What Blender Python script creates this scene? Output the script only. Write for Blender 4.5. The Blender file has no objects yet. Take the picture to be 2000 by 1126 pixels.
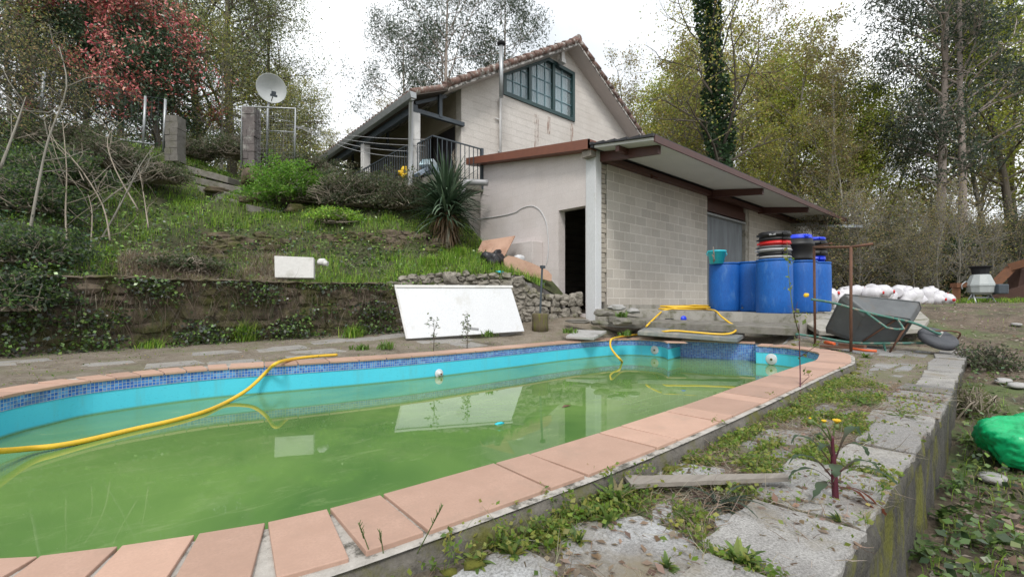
import bpy, math, random
import numpy as np
from mathutils import Vector, Matrix, noise
from mathutils.geometry import tessellate_polygon
PI = math.pi
C = bpy.context.scene.collection
SC = bpy.context.scene
# ------------------------------------------------------------------ camera, world, sun, exposure
HC, FP, HY = 0.63, 889.0, 592.0            # eye height above the pool coping, focal length and horizon of the 2000 px photograph
CU, SU = 0.7572, 0.6532
cam_d = bpy.data.cameras.new('camera'); cam = bpy.data.objects.new('camera', cam_d); C.objects.link(cam)
cam.location = (0, 0, HC); cam.rotation_euler = (PI/2, 0, -math.atan2(SU, CU))
cam_d.sensor_width = 36; cam_d.lens = 36*FP/2000; cam_d.shift_y = (HY-563)/2000
cam_d.clip_start = 0.02; cam_d.clip_end = 2000
SC.camera = cam
w = bpy.data.worlds.new('World'); SC.world = w; w.use_nodes = True
nt = w.node_tree; nt.nodes.clear()
out = nt.nodes.new('ShaderNodeOutputWorld'); bg = nt.nodes.new('ShaderNodeBackground')
sky = nt.nodes.new('ShaderNodeTexSky'); sky.sky_type = 'NISHITA'; sky.sun_disc = False
SUN_EL, SUN_AZ = math.radians(52), math.radians(215)
sky.sun_elevation = SUN_EL; sky.sun_rotation = SUN_AZ
tc = nt.nodes.new('ShaderNodeTexCoord'); nz = nt.nodes.new('ShaderNodeTexNoise'); nz.inputs['Scale'].default_value = 2.2
nz.inputs['Detail'].default_value = 6
cr = nt.nodes.new('ShaderNodeValToRGB')
cr.color_ramp.elements[0].position = .3; cr.color_ramp.elements[0].color = (5.9, 6.25, 6.6, 1)
cr.color_ramp.elements[1].position = .65; cr.color_ramp.elements[1].color = (10.6, 10.8, 10.9, 1)
mx = nt.nodes.new('ShaderNodeMix'); mx.data_type = 'RGBA'; mx.inputs[0].default_value = .92
nt.links.new(tc.outputs['Generated'], nz.inputs['Vector']); nt.links.new(nz.outputs['Fac'], cr.inputs[0])
nt.links.new(sky.outputs[0], mx.inputs[6]); nt.links.new(cr.outputs[0], mx.inputs[7])
nt.links.new(mx.outputs[2], bg.inputs[0]); bg.inputs[1].default_value = .1
nt.links.new(bg.outputs[0], out.inputs[0])
sd = bpy.data.lights.new('sun', 'SUN'); sun = bpy.data.objects.new('sun', sd); C.objects.link(sun)
sd.energy = 1.5; sd.angle = math.radians(14); sd.color = (1, .96, .9)
# light comes from above the camera's back-left
sun.rotation_euler = (math.radians(40), 0, math.radians(-42))
SC.view_settings.view_transform = 'Standard'; SC.view_settings.look = 'None'; SC.view_settings.gamma = 1
SC.view_settings.exposure = .64

# ------------------------------------------------------------------ helpers: geometry of the place
def site(X, Y): return (CU*X+SU*Y, -SU*X+CU*Y)
def D(px, py, Y):                      # a point seen at a pixel, Y metres in front of the camera
    x, y = site((px-1000)/FP*Y, Y); return (x, y, HC+(HY-py)/FP*Y)
def G(px, py, z=0.0): return D(px, py, (HC-z)*FP/(py-HY))
def XP(px, py, x):                     # on the plane x = const
    r = (px-1000)/FP; return D(px, py, x/(CU*r+SU))
def YP(px, py, y):
    r = (px-1000)/FP; return D(px, py, y/(-SU*r+CU))
def proj(x, y, z):
    X = CU*x-SU*y; Y = SU*x+CU*y
    Y = np.maximum(Y, .05) if isinstance(Y, np.ndarray) else max(Y, .05)
    return 1000+FP*X/Y, HY-FP*(z-HC)/Y, Y

class MB:
    def __init__(s): s.v = []; s.f = []; s.sm = []; s.uv = None
    def add(s, vs, fs, smooth=False):
        b = len(s.v); s.v += [tuple(p) for p in vs]; s.f += [tuple(b+i for i in f) for f in fs]; s.sm += [smooth]*len(fs); return s
    def box(s, c, sz, M=None):
        hx, hy, hz = sz[0]/2, sz[1]/2, sz[2]/2
        vs = [Vector((x, y, z)) for x in (-hx, hx) for y in (-hy, hy) for z in (-hz, hz)]
        if M is not None: vs = [M @ v for v in vs]
        c = Vector(c)
        return s.add([v+c for v in vs], [(0,1,3,2),(4,6,7,5),(0,4,5,1),(2,3,7,6),(0,2,6,4),(1,5,7,3)])
    def box2(s, a, b): return s.box([(a[i]+b[i])/2 for i in range(3)], [abs(a[i]-b[i]) for i in range(3)])
    def prism(s, poly, d):             # extrude a 3-D polygon by vector d
        n = len(poly); d = Vector(d); a = [Vector(p) for p in poly]; b = [p+d for p in a]
        s.add(a+b, [tuple(range(n-1, -1, -1)), tuple(range(n, 2*n))]+[(i, (i+1) % n, n+(i+1) % n, n+i) for i in range(n)]); return s
    def quad(s, a, b, c, d): return s.add([a, b, c, d], [(0, 1, 2, 3)])
    def bar(s, a, b, w, h):
        a = Vector(a); b = Vector(b); d = (b-a); L = d.length
        if L < 1e-6: return s
        q = d.to_track_quat('X', 'Z').to_matrix(); return s.box((a+b)/2, (L, w, h), q)
    def tube(s, pts, r, n=8, cap=True):
        pts = [Vector(p) for p in pts]; rs = r if isinstance(r, (list, tuple)) else [r]*len(pts)
        vs = []; up = None
        for i, p in enumerate(pts):
            t = (pts[min(i+1, len(pts)-1)]-pts[max(i-1, 0)])
            if t.length < 1e-9: t = Vector((0, 0, 1))
            t.normalize()
            if up is None: up = t.orthogonal().normalized()
            up = (up-t*up.dot(t))
            up = up.normalized() if up.length > 1e-6 else t.orthogonal().normalized()
            q = t.cross(up)
            for k in range(n):
                a = 2*PI*k/n; vs.append(p+(up*math.cos(a)+q*math.sin(a))*rs[i])
        fs = [(i*n+k, i*n+(k+1) % n, (i+1)*n+(k+1) % n, (i+1)*n+k) for i in range(len(pts)-1) for k in range(n)]
        s.add(vs, fs, True)
        if cap:
            b = len(s.v)-len(vs); m = len(pts)-1
            s.f += [tuple(b+k for k in range(n-1, -1, -1)), tuple(b+m*n+k for k in range(n))]; s.sm += [False, False]
        return s
    def lathe(s, c, prof, n=24, M=None, sharp=False):   # prof: (r, z)
        vs = []
        for r, z in prof:
            for k in range(n):
                a = 2*PI*k/n; v = Vector((r*math.cos(a), r*math.sin(a), z)); vs.append((M @ v if M is not None else v)+Vector(c))
        fs = [(i*n+k, i*n+(k+1) % n, (i+1)*n+(k+1) % n, (i+1)*n+k) for i in range(len(prof)-1) for k in range(n)]
        s.add(vs, fs, not sharp)
        b = len(s.v)-len(vs); m = len(prof)-1
        if prof[0][0] > 1e-4: s.f.append(tuple(b+k for k in range(n-1, -1, -1))); s.sm.append(False)
        if prof[-1][0] > 1e-4: s.f.append(tuple(b+m*n+k for k in range(n))); s.sm.append(False)
        return s
    def rock(s, c, sz, seed=0, sub=2, rough=.25, M=None, sm=True):
        v0, f0 = ICO[sub]; vs = []
        for v in v0:
            k = 1+rough*noise.noise(v*1.3+Vector((seed*3.7, seed*1.3, seed*.7)))+rough*.5*noise.noise(v*3.1+Vector((seed, 0, seed*2.1)))
            p = Vector((math.copysign(abs(v.x)**.75, v.x)*sz[0], math.copysign(abs(v.y)**.75, v.y)*sz[1], math.copysign(abs(v.z)**.75, v.z)*sz[2]))*k*.5
            if M is not None: p = M @ p
            vs.append(p+Vector(c))
        return s.add(vs, f0, sm)
    def mesh(s, name):
        me = bpy.data.meshes.new(name); me.from_pydata([tuple(p) for p in s.v], [], s.f)
        me.polygons.foreach_set('use_smooth', s.sm); me.update(); return me
def ico(sub):
    import bmesh
    bm = bmesh.new(); bmesh.ops.create_icosphere(bm, subdivisions=sub, radius=1)
    r = ([v.co.copy() for v in bm.verts], [tuple(v.index for v in f.verts) for f in bm.faces]); bm.free(); return r
ICO = {i: ico(i) for i in (1, 2, 3)}
def rotz(a): return Matrix.Rotation(a, 3, 'Z')

def link(name, me, m, parent=None):
    o = bpy.data.objects.new(name, me); C.objects.link(o)
    if m is not None:
        for mm in (m if isinstance(m, (list, tuple)) else [m]): me.materials.append(mm)
    if parent is not None: o.parent = parent; o.matrix_parent_inverse = Matrix.Translation(parent.location).inverted() if parent.type == 'EMPTY' and parent.parent is None and not parent.get('loc0') else Matrix()
    return o
def obj(name, mb, m, parent=None, bev=0):
    o = link(name, mb.mesh(name), m, parent)
    if bev:
        b = o.modifiers.new('bevel', 'BEVEL'); b.width = bev; b.segments = 2; b.limit_method = 'ANGLE'
    return o
def thing(name, label, cat, loc, group=None, local=False, rz=0):
    o = bpy.data.objects.new(name, None); C.objects.link(o); o.location = loc; o.empty_display_size = .1
    o['label'] = label; o['category'] = cat
    if local: o['loc0'] = 1; o.rotation_euler = (0, 0, rz)
    if group: o['group'] = group
    return o
def tag(o, label, cat, group=None, kind=None):
    o['label'] = label; o['category'] = cat
    if group: o['group'] = group
    if kind: o['kind'] = kind
    return o
def struct(o, label=None):
    o['kind'] = 'structure'
    if label: o['label'] = label
    return o
def copy_tree(o, loc, rz=0, sc=1, label=None, rot=None):
    r = o.copy(); C.objects.link(r); r.location = loc; r.rotation_euler = rot or (0, 0, rz); r.scale = (sc, sc, sc)
    if label: r['label'] = label
    for ch in list(o.children):
        c = ch.copy(); C.objects.link(c); c.parent = r
        for g in list(ch.children): d = g.copy(); C.objects.link(d); d.parent = c
    return r

# ------------------------------------------------------------------ materials
def newmat(name):
    m = bpy.data.materials.new(name); m.use_nodes = True; n = m.node_tree
    return m, n, n.nodes['Principled BSDF']
def N(n, t, **k):
    nd = n.nodes.new(t)
    for a, b in k.items(): setattr(nd, a, b)
    return nd
def mix(n, fac, a, b, blend='MIX'):
    m = N(n, 'ShaderNodeMix', data_type='RGBA', blend_type=blend)
    for i, v in ((0, fac), (6, a), (7, b)):
        if hasattr(v, 'links'): n.links.new(v, m.inputs[i])
        elif i == 0: m.inputs[0].default_value = v
        else: m.inputs[i].default_value = (*v, 1)
    return m.outputs[2]
def ntex(n, scale, detail=5, rough=.6, vec=None, dist=0):
    t = N(n, 'ShaderNodeTexNoise'); t.inputs['Scale'].default_value = scale; t.inputs['Detail'].default_value = detail
    t.inputs['Roughness'].default_value = rough; t.inputs['Distortion'].default_value = dist
    if vec is None: vec = N(n, 'ShaderNodeTexCoord').outputs['Object']
    n.links.new(vec, t.inputs['Vector']); return t.outputs['Fac']
def ramp(n, src, p0, p1, c0=(0, 0, 0), c1=(1, 1, 1)):
    r = N(n, 'ShaderNodeValToRGB'); e = r.color_ramp.elements
    e[0].position = p0; e[1].position = p1; e[0].color = (*c0, 1); e[1].color = (*c1, 1)
    n.links.new(src, r.inputs[0]); return r.outputs[0]
def mapping(n, scale=(1, 1, 1), rot=(0, 0, 0)):
    mp = N(n, 'ShaderNodeMapping'); mp.inputs['Scale'].default_value = scale; mp.inputs['Rotation'].default_value = rot
    n.links.new(N(n, 'ShaderNodeTexCoord').outputs['Object'], mp.inputs[0]); return mp.outputs[0]
def bump(n, b, h, strength=.3, dist=.01):
    bp = N(n, 'ShaderNodeBump'); bp.inputs['Strength'].default_value = strength; bp.inputs['Distance'].default_value = dist
    n.links.new(h, bp.inputs['Height']); n.links.new(bp.outputs[0], b.inputs['Normal'])
def objvar(m, lo=.82, hi=1.08):                   # each tile of the same clay a little lighter or darker
    n = m.node_tree; b = n.nodes['Principled BSDF']; l = b.inputs['Base Color'].links[0]; oi = N(n, 'ShaderNodeObjectInfo'); mr = N(n, 'ShaderNodeMapRange'); mr.inputs[3].default_value = lo; mr.inputs[4].default_value = hi
    n.links.new(oi.outputs['Random'], mr.inputs[0]); n.links.new(mix(n, 1, l.from_socket, mr.outputs[0], 'MULTIPLY'), b.inputs['Base Color'])
def pm(name, c1, c2=None, scale=6, rough=.8, bs=.25, bd=.01, metal=0, dirt=None, dscale=3, dp=(.5, .68), fine=60, stretch=(1, 1, 1)):
    m, n, b = newmat(name); b.inputs['Roughness'].default_value = rough; b.inputs['Metallic'].default_value = metal
    c2 = c2 or tuple(x*.75 for x in c1); v = mapping(n, stretch)
    col = mix(n, ramp(n, ntex(n, scale, 8, .65, v), .35, .65), c1, c2)
    fn = ntex(n, fine, 4, .7, v)
    col = mix(n, ramp(n, fn, .35, .7), col, tuple(x*.8 for x in c1))
    if dirt: col = mix(n, ramp(n, ntex(n, dscale, 9, .7, v), *dp), col, dirt)
    n.links.new(col, b.inputs['Base Color'])
    if bs: bump(n, b, fn, bs, bd)
    return m
def leafmat(name, trans=.55, rough=.5):
    m, n, b = newmat(name); at = N(n, 'ShaderNodeAttribute', attribute_name='Col')
    n.links.new(at.outputs['Color'], b.inputs['Base Color']); b.inputs['Roughness'].default_value = rough
    tr = N(n, 'ShaderNodeBsdfTranslucent'); n.links.new(at.outputs['Color'], tr.inputs['Color'])
    ms = N(n, 'ShaderNodeMixShader'); ms.inputs[0].default_value = trans
    n.links.new(b.outputs[0], ms.inputs[1]); n.links.new(tr.outputs[0], ms.inputs[2])
    n.links.new(ms.outputs[0], n.nodes['Material Output'].inputs['Surface']); return m
LEAF = leafmat('leaf'); LEAFS = leafmat('glossy_leaf', .12, .32)
M_bark = pm('bark', (.13, .11, .085), (.07, .06, .045), 5, .9, .6, .02, stretch=(3, 3, .6))
M_barkgrey = pm('grey_bark', (.30, .28, .24), (.16, .15, .12), 3, .9, .4, .02, stretch=(3, 3, .5))
M_euc = pm('eucalyptus_bark', (.42, .36, .32), (.20, .15, .12), 1.2, .85, .4, .02, stretch=(4, 4, .35))
M_twig = pm('dry_twig', (.36, .31, .25), (.2, .16, .12), 8, .85, .2)
M_coping = pm('terracotta', (.52, .335, .255), (.43, .27, .20), 7, .55, .08, .003, dirt=(.36, .25, .19), dscale=5, dp=(.53, .8), fine=140)
objvar(M_coping)
M_mortar = pm('mortar', (.50, .47, .43), (.3, .28, .25), 25, .95, .7, .006, dirt=(.09, .085, .07), dscale=12, dp=(.5, .6), fine=160)
M_curb = pm('mossy_curb', (.17, .155, .135), (.05, .045, .038), 14, .95, .8, .012, dirt=(.10, .10, .02), dscale=4, dp=(.5, .64), fine=70)
M_conc = pm('concrete', (.40, .38, .34), (.25, .235, .2), 5, .9, .5, .008, dirt=(.10, .10, .045), dscale=2.5, dp=(.52, .68))
M_concd = pm('dark_concrete', (.22, .205, .18), (.12, .11, .095), 6, .9, .5, .01, dirt=(.07, .075, .03), dscale=4)
M_steel = pm('galvanised', (.42, .44, .45), (.3, .31, .32), 8, .45, .05, metal=.6)
M_white = pm('white_paint', (.62, .63, .645), (.57, .58, .60), 2, .45, .05, dirt=(.42, .41, .37), dscale=2.6, dp=(.56, .78), stretch=(1, 1, .5))
M_offwhite = pm('offwhite_plaster', (.66, .65, .64), (.56, .55, .53), 4, .85, .3, .004, dirt=(.38, .36, .33), dscale=3, dp=(.55, .75))
M_dkmetal = pm('dark_blue_metal', (.05, .065, .08), (.035, .045, .055), 8, .5, .1)
M_rust = pm('rusty_iron', (.16, .075, .045), (.09, .05, .035), 22, .85, .4, .003)
M_brown = pm('brown_painted_steel', (.085, .03, .022), (.055, .024, .02), 8, .5, .1)
M_fascia = pm('rust_red_fascia', (.20, .072, .042), (.15, .055, .035), 5, .5, .05)
M_wood = pm('weathered_wood', (.30, .27, .235), (.16, .14, .12), 4, .9, .5, .004, stretch=(1, 9, 9))
M_ply = pm('pinkish_board', (.52, .33, .24), (.42, .25, .18), 3, .7, .1, dirt=(.33, .19, .13), dscale=3)
M_bluepl = pm('blue_plastic', (.001, .092, .39), (.002, .12, .46), 3, .55, .06, .003, dirt=(.08, .2, .44), dscale=7, dp=(.56, .74), stretch=(1, 1, .3))
M_blue2 = pm('bright_blue_plastic', (.01, .05, .75), None, 3, .35, 0)
M_black = pm('black_plastic', (.008, .008, .009), (.014, .014, .015), 5, .5, .05)
M_red = pm('red_plastic', (.62, .02, .02), None, 5, .4, .02)
M_grey = pm('grey_plastic', (.35, .35, .36), None, 5, .4, .02)
M_turq = pm('turquoise_plastic', (.02, .55, .66), (.03, .48, .6), 5, .4, .02)
M_hose = pm('yellow_hose', (.80, .50, .03), (.72, .44, .04), 12, .4, .03)
M_jug = pm('white_jug', (.68, .67, .69), (.55, .53, .58), 6, .4, .05)
M_tin = pm('zinc_tray', (.14, .15, .155), (.085, .09, .095), 4, .55, .1, metal=.3, dirt=(.12, .11, .1), dscale=6, dp=(.52, .68))
M_green = pm('green_paint', (.05, .19, .15), (.08, .16, .13), 9, .5, .1, dirt=(.25, .2, .16), dscale=14, dp=(.52, .6))
M_rubber = pm('tyre_rubber', (.06, .065, .075), (.09, .09, .1), 9, .75, .2)
M_orange = pm('orange_plastic', (.72, .13, .03), (.45, .09, .03), 9, .5, .05)
M_tile = pm('roof_tile', (.22, .13, .105), (.10, .075, .065), 9, .9, .4, .006, dirt=(.42, .40, .37), dscale=8, dp=(.52, .62))
M_verge = pm('stained_render', (.60, .57, .54), (.42, .39, .36), 7, .9, .3, .006, dirt=(.08, .075, .065), dscale=7, dp=(.45, .56))
M_roofmetal = pm('roof_panel_edge', (.03, .03, .035), None, 6, .6, .1)
M_soffit = pm('white_panel', (.60, .60, .58), (.52, .52, .50), 1.5, .6, .05)
M_shutter = None
M_frame = pm('green_window_frame', (.018, .055, .055), (.014, .042, .045), 6, .4, .05)
M_curtain = pm('white_curtain', (.66, .74, .78), (.5, .6, .68), 2.5, .7, .1, stretch=(6, 1, .8))
M_dark = pm('dark_interior', (.012, .012, .014), None, 4, .9, 0)
M_bag = pm('black_bag', (.018, .018, .022), None, 4, .28, .3)
M_gbag = pm('green_bag', (.005, .42, .14), (.01, .5, .2), 4, .3, .25)
M_gold = pm('yellow_petals', (.85, .55, .02), None, 4, .6, 0)
M_pstem = pm('purple_stem', (.10, .012, .03), (.06, .015, .02), 8, .5, .05)
M_granite = pm('granite', (.42, .41, .40), (.30, .295, .29), 30, .9, .6, .006, dirt=(.15, .145, .12), dscale=3.5, dp=(.52, .7), fine=180)
M_stone = pm('field_stone', (.15, .115, .08), (.04, .034, .025), 4, .95, .9, .02, dirt=(.07, .072, .018), dscale=2.2, dp=(.46, .6), fine=26)
M_rubble = pm('rubble_stone', (.34, .31, .265), (.09, .08, .062), 5, .95, .9, .02, dirt=(.09, .09, .03), dscale=3, dp=(.54, .68), fine=30)
M_log = pm('mossy_log', (.13, .10, .065), (.08, .07, .03), 9, .95, .6, .01, dirt=(.13, .14, .02), dscale=4, stretch=(4, 4, .6))

def wallmat(name, c1, c2, mortar, bw, bh, ms, axis, bs=.8, fine=45, off=(0, 0), dirt=None, dp=(.55, .75), mdep=1.0, sq=1):
    m, n, b = newmat(name); b.inputs['Roughness'].default_value = .92
    tcn = N(n, 'ShaderNodeTexCoord'); sp = N(n, 'ShaderNodeSeparateXYZ'); n.links.new(tcn.outputs['Object'], sp.inputs[0])
    cb = N(n, 'ShaderNodeCombineXYZ'); n.links.new(sp.outputs['X' if axis == 'x' else 'Y'], cb.inputs[0]); n.links.new(sp.outputs['Z'], cb.inputs[1])
    mp = N(n, 'ShaderNodeMapping'); mp.inputs['Location'].default_value = (off[0], off[1], 0); n.links.new(cb.outputs[0], mp.inputs[0])
    wn = ntex(n, 9, 3, .5, tcn.outputs['Object'])
    va = N(n, 'ShaderNodeVectorMath', operation='ADD'); vs = N(n, 'ShaderNodeVectorMath', operation='SCALE'); vs.inputs['Scale'].default_value = .012
    nzc = N(n, 'ShaderNodeTexNoise'); nzc.inputs['Scale'].default_value = 7; n.links.new(tcn.outputs['Object'], nzc.inputs['Vector'])
    n.links.new(nzc.outputs['Color'], vs.inputs[0]); n.links.new(mp.outputs[0], va.inputs[0]); n.links.new(vs.outputs[0], va.inputs[1])
    bt = N(n, 'ShaderNodeTexBrick'); n.links.new(va.outputs[0], bt.inputs['Vector'])
    bt.inputs['Scale'].default_value = 1; bt.inputs['Brick Width'].default_value = bw; bt.inputs['Row Height'].default_value = bh
    bt.inputs['Mortar Size'].default_value = ms; bt.inputs['Mortar Smooth'].default_value = .3; bt.inputs['Bias'].default_value = 0
    bt.inputs['Color1'].default_value = (*c1, 1); bt.inputs['Color2'].default_value = (*c2, 1); bt.inputs['Mortar'].default_value = (*mortar, 1)
    fn = ntex(n, fine, 6, .7, tcn.outputs['Object'])
    col = mix(n, .45, bt.outputs['Color'], ramp(n, fn, .3, .7, (.42, .40, .37), (1, 1, 1)), 'MULTIPLY')
    big = ramp(n, ntex(n, .9, 6, .6, tcn.outputs['Object']), .35, .7, (.82, .80, .78), (1, 1, 1))
    col = mix(n, .8, col, big, 'MULTIPLY')
    if dirt: col = mix(n, ramp(n, ntex(n, 2.2, 8, .75, tcn.outputs['Object']), *dp), col, dirt)
    n.links.new(col, b.inputs['Base Color'])
    inv = N(n, 'ShaderNodeMath', operation='MULTIPLY'); inv.inputs[1].default_value = -mdep; n.links.new(bt.outputs['Fac'], inv.inputs[0])
    ad = N(n, 'ShaderNodeMath', operation='MULTIPLY_ADD'); ad.inputs[1].default_value = sq; n.links.new(fn, ad.inputs[0]); n.links.new(inv.outputs[0], ad.inputs[2])
    bump(n, b, ad.outputs[0], bs, .02); return m
M_block = wallmat('split_face_block', (.62, .58, .525), (.52, .485, .44), (.77, .74, .69), .4, .2, .0095, 'x', .55, 70, (.03, .05), mdep=.25)
M_blocke = wallmat('block_end', (.50, .455, .39), (.46, .42, .36), (.30, .27, .23), .6, .2, .012, 'y', .6, 60, (0, .05))
M_pinkwall = wallmat('painted_block', (.70, .645, .635), (.68, .63, .625), (.62, .57, .56), .4, .2, .004, 'y', .35, 60, (0, .05), mdep=.7, sq=.4, dirt=(.55, .50, .48), dp=(.6, .85))
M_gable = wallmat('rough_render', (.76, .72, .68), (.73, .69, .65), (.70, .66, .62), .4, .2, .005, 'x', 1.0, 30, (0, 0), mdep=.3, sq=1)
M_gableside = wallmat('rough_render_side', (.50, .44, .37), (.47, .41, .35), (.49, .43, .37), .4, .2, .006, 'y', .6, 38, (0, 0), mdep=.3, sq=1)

def mosaic():
    m, n, b = newmat('blue_mosaic'); b.inputs['Roughness'].default_value = .25
    uv = N(n, 'ShaderNodeUVMap')
    bt = N(n, 'ShaderNodeTexBrick'); bt.offset = 0; bt.offset_frequency = 1; n.links.new(uv.outputs[0], bt.inputs['Vector'])
    bt.inputs['Scale'].default_value = 1; bt.inputs['Brick Width'].default_value = .0262; bt.inputs['Row Height'].default_value = .0262
    bt.inputs['Mortar Size'].default_value = .0019; bt.inputs['Mortar Smooth'].default_value = .1
    bt.inputs['Color1'].default_value = (0, 0, 0, 1); bt.inputs['Color2'].default_value = (1, 1, 1, 1); bt.inputs['Mortar'].default_value = (.5, .5, .5, 1)
    r = N(n, 'ShaderNodeValToRGB'); e = r.color_ramp.elements; e[0].color = (.015, .10, .42, 1); e[1].color = (.12, .33, .66, 1)
    e.new(.5).color = (.035, .17, .55, 1); n.links.new(bt.outputs['Color'], r.inputs[0])
    col = mix(n, bt.outputs['Fac'], r.outputs[0], (.30, .38, .45)) if False else None
    mm = N(n, 'ShaderNodeMix', data_type='RGBA'); n.links.new(bt.outputs['Fac'], mm.inputs[0]); n.links.new(r.outputs[0], mm.inputs[6]); mm.inputs[7].default_value = (.38, .42, .45, 1)
    d = ramp(n, ntex(n, 6, 6, .7), .5, .75); n.links.new(mix(n, d, mm.outputs[2], (.10, .16, .26)), b.inputs['Base Color'])
    iv = N(n, 'ShaderNodeMath', operation='SUBTRACT'); iv.inputs[0].default_value = 1; n.links.new(bt.outputs['Fac'], iv.inputs[1])
    bump(n, b, iv.outputs[0], .4, .002); return m
M_mosaic = mosaic()
def poolpaint():
    m, n, b = newmat('turquoise_pool_paint'); b.inputs['Roughness'].default_value = .55
    c = mix(n, ramp(n, ntex(n, 1.5, 6), .3, .7), (.055, .53, .72), (.08, .58, .74))
    c = mix(n, ramp(n, ntex(n, 40, 6, .8, mapping(n, (1, 1, 3))), .6, .68), c, (.01, .16, .2)); c = mix(n, ramp(n, ntex(n, 2.5, 8, .75, mapping(n, (2.5, 2.5, .35))), .52, .78), c, (.10, .45, .52))
    # tide line of scum close above the water
    sp = N(n, 'ShaderNodeSeparateXYZ'); n.links.new(N(n, 'ShaderNodeTexCoord').outputs['Object'], sp.inputs[0])
    mr = N(n, 'ShaderNodeMapRange'); mr.inputs[1].default_value = -.268; mr.inputs[2].default_value = -.285; n.links.new(sp.outputs['Z'], mr.inputs[0])
    c = mix(n, mr.outputs[0], c, (.10, .30, .20)); n.links.new(c, b.inputs['Base Color']); return m
M_pool = poolpaint()
def water():
    m, n, b = newmat('green_pool_water'); b.inputs['Roughness'].default_value = .015; b.inputs['IOR'].default_value = 1.36
    c = mix(n, ramp(n, ntex(n, .55, 5, .6, mapping(n, (1, 1, 1)), .6), .35, .65), (.072, .155, .045), (.148, .26, .072))
    st = ramp(n, ntex(n, 2.5, 9, .75, mapping(n, (1, 3, 1), (0, 0, .5)), 1.0), .55, .8)
    c = mix(n, st, c, (.20, .29, .12)); sk = ramp(n, ntex(n, 60, 3, .6), .74, .78)
    c = mix(n, sk, c, (.35, .42, .25)); n.links.new(c, b.inputs['Base Color'])
    bump(n, b, ntex(n, 2.2, 2, .4), .035, .02); return m
M_water = water()
def shutter():
    m, n, b = newmat('corrugated_shutter'); b.inputs['Roughness'].default_value = .5; b.inputs['Metallic'].default_value = .3
    n.links.new(mix(n, ramp(n, ntex(n, 3, 6, .6, mapping(n, (3, 3, .4))), .35, .7), (.20, .22, .235), (.13, .14, .15)), b.inputs['Base Color']); return m
M_shutter = shutter()
def groundmat(name, a, bcol, c, s=1.6, bs=.9, d=None):
    m, n, b = newmat(name); b.inputs['Roughness'].default_value = .95
    col = mix(n, ramp(n, ntex(n, s, 8, .7), .42, .6), a, bcol)
    col = mix(n, ramp(n, ntex(n, s*4.2, 8, .75), .5, .66), col, c)
    f = ntex(n, 55, 6, .8); col = mix(n, .8, col, ramp(n, f, .3, .65, (.35, .33, .3), (1, 1, 1)), 'MULTIPLY')
    if d: col = mix(n, ramp(n, ntex(n, s*.7, 6, .6), .52, .64), col, d)
    n.links.new(col, b.inputs['Base Color']); bump(n, b, f, bs, .02); return m
M_ground = groundmat('leafy_ground', (.17, .13, .095), (.10, .085, .055), (.28, .22, .17), d=(.10, .13, .045))
M_hill = groundmat('hill_soil', (.09, .12, .035), (.06, .065, .03), (.12, .12, .06))
M_terr = groundmat('dry_dirt', (.27, .23, .18), (.19, .155, .115), (.33, .29, .24), 2.2, d=(.16, .155, .09))
def slab_mat():
    m, n, b = newmat('slate_paving'); b.inputs['Roughness'].default_value = .85
    at = N(n, 'ShaderNodeAttribute', attribute_name='Col')
    col = mix(n, ramp(n, ntex(n, 4, 8, .7), .4, .62), at.outputs['Color'], (.26, .25, .24))
    f = ntex(n, 130, 5, .8); col = mix(n, .75, col, ramp(n, f, .36, .6, (.3, .29, .28), (1.15, 1.15, 1.15)), 'MULTIPLY')
    col = mix(n, ramp(n, ntex(n, 6, 9, .8), .56, .68), col, (.11, .105, .095)); col = mix(n, ramp(n, ntex(n, 2.1, 8, .7), .55, .7), col, (.20, .17, .12))
    n.links.new(col, b.inputs['Base Color'])
    h = N(n, 'ShaderNodeMath', operation='MULTIPLY_ADD'); h.inputs[1].default_value = 3; n.links.new(ntex(n, 9, 7, .6), h.inputs[0]); n.links.new(f, h.inputs[2])
    bump(n, b, h.outputs[0], .5, .008); return m
M_slab = slab_mat()

# ------------------------------------------------------------------ numpy leaf / blade fields
def field_mesh(name, V, Fc, col, mat, parent=None, smooth=False):
    me = bpy.data.meshes.new(name); nf, k = Fc.shape
    me.vertices.add(len(V)); me.vertices.foreach_set('co', V.astype(np.float32).ravel())
    me.loops.add(nf*k); me.loops.foreach_set('vertex_index', Fc.astype(np.int32).ravel())
    me.polygons.add(nf); me.polygons.foreach_set('loop_start', np.arange(0, nf*k, k, dtype=np.int32)); 
    me.update(calc_edges=True); me.validate()
    a = me.color_attributes.new('Col', 'FLOAT_COLOR', 'POINT'); a.data.foreach_set('color', np.c_[col, np.ones(len(col))].astype(np.float32).ravel())
    if smooth: me.polygons.foreach_set('use_smooth', np.ones(nf, bool))
    return link(name, me, mat, parent)
def colr(rng, n, cols, jit=.25):
    cols = np.array(cols, float); c = cols[rng.integers(0, len(cols), n)]; c = c*(1+jit*rng.uniform(-1, 1, (n, 1)))*(1+.1*rng.uniform(-1, 1, (n, 3))); return np.clip(c, .002, .95)
def unit(a): return a/np.maximum(np.linalg.norm(a, axis=-1, keepdims=True), 1e-9)
def leaves(rng, P, size, col, flat=0., asp=.55, droop=0.):
    n = len(P); d = rng.normal(size=(n, 3)); d[:, 2] = d[:, 2]*(1-flat)-droop; d = unit(d)
    up = rng.normal(size=(n, 3))*(1-flat*.7)+np.array([0, 0, flat*2.]); s = unit(np.cross(d, up)); 
    L = (size*rng.uniform(.6, 1.35, n))[:, None]; nn = np.cross(s, d)
    V = np.stack([P, P+d*L*.5+s*L*asp*.5+nn*L*.08, P+d*L, P+d*L*.5-s*L*asp*.5+nn*L*.08], 1).reshape(-1, 3)
    Fc = np.arange(n*4).reshape(n, 4); return V, Fc, np.repeat(col, 4, 0)
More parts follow.
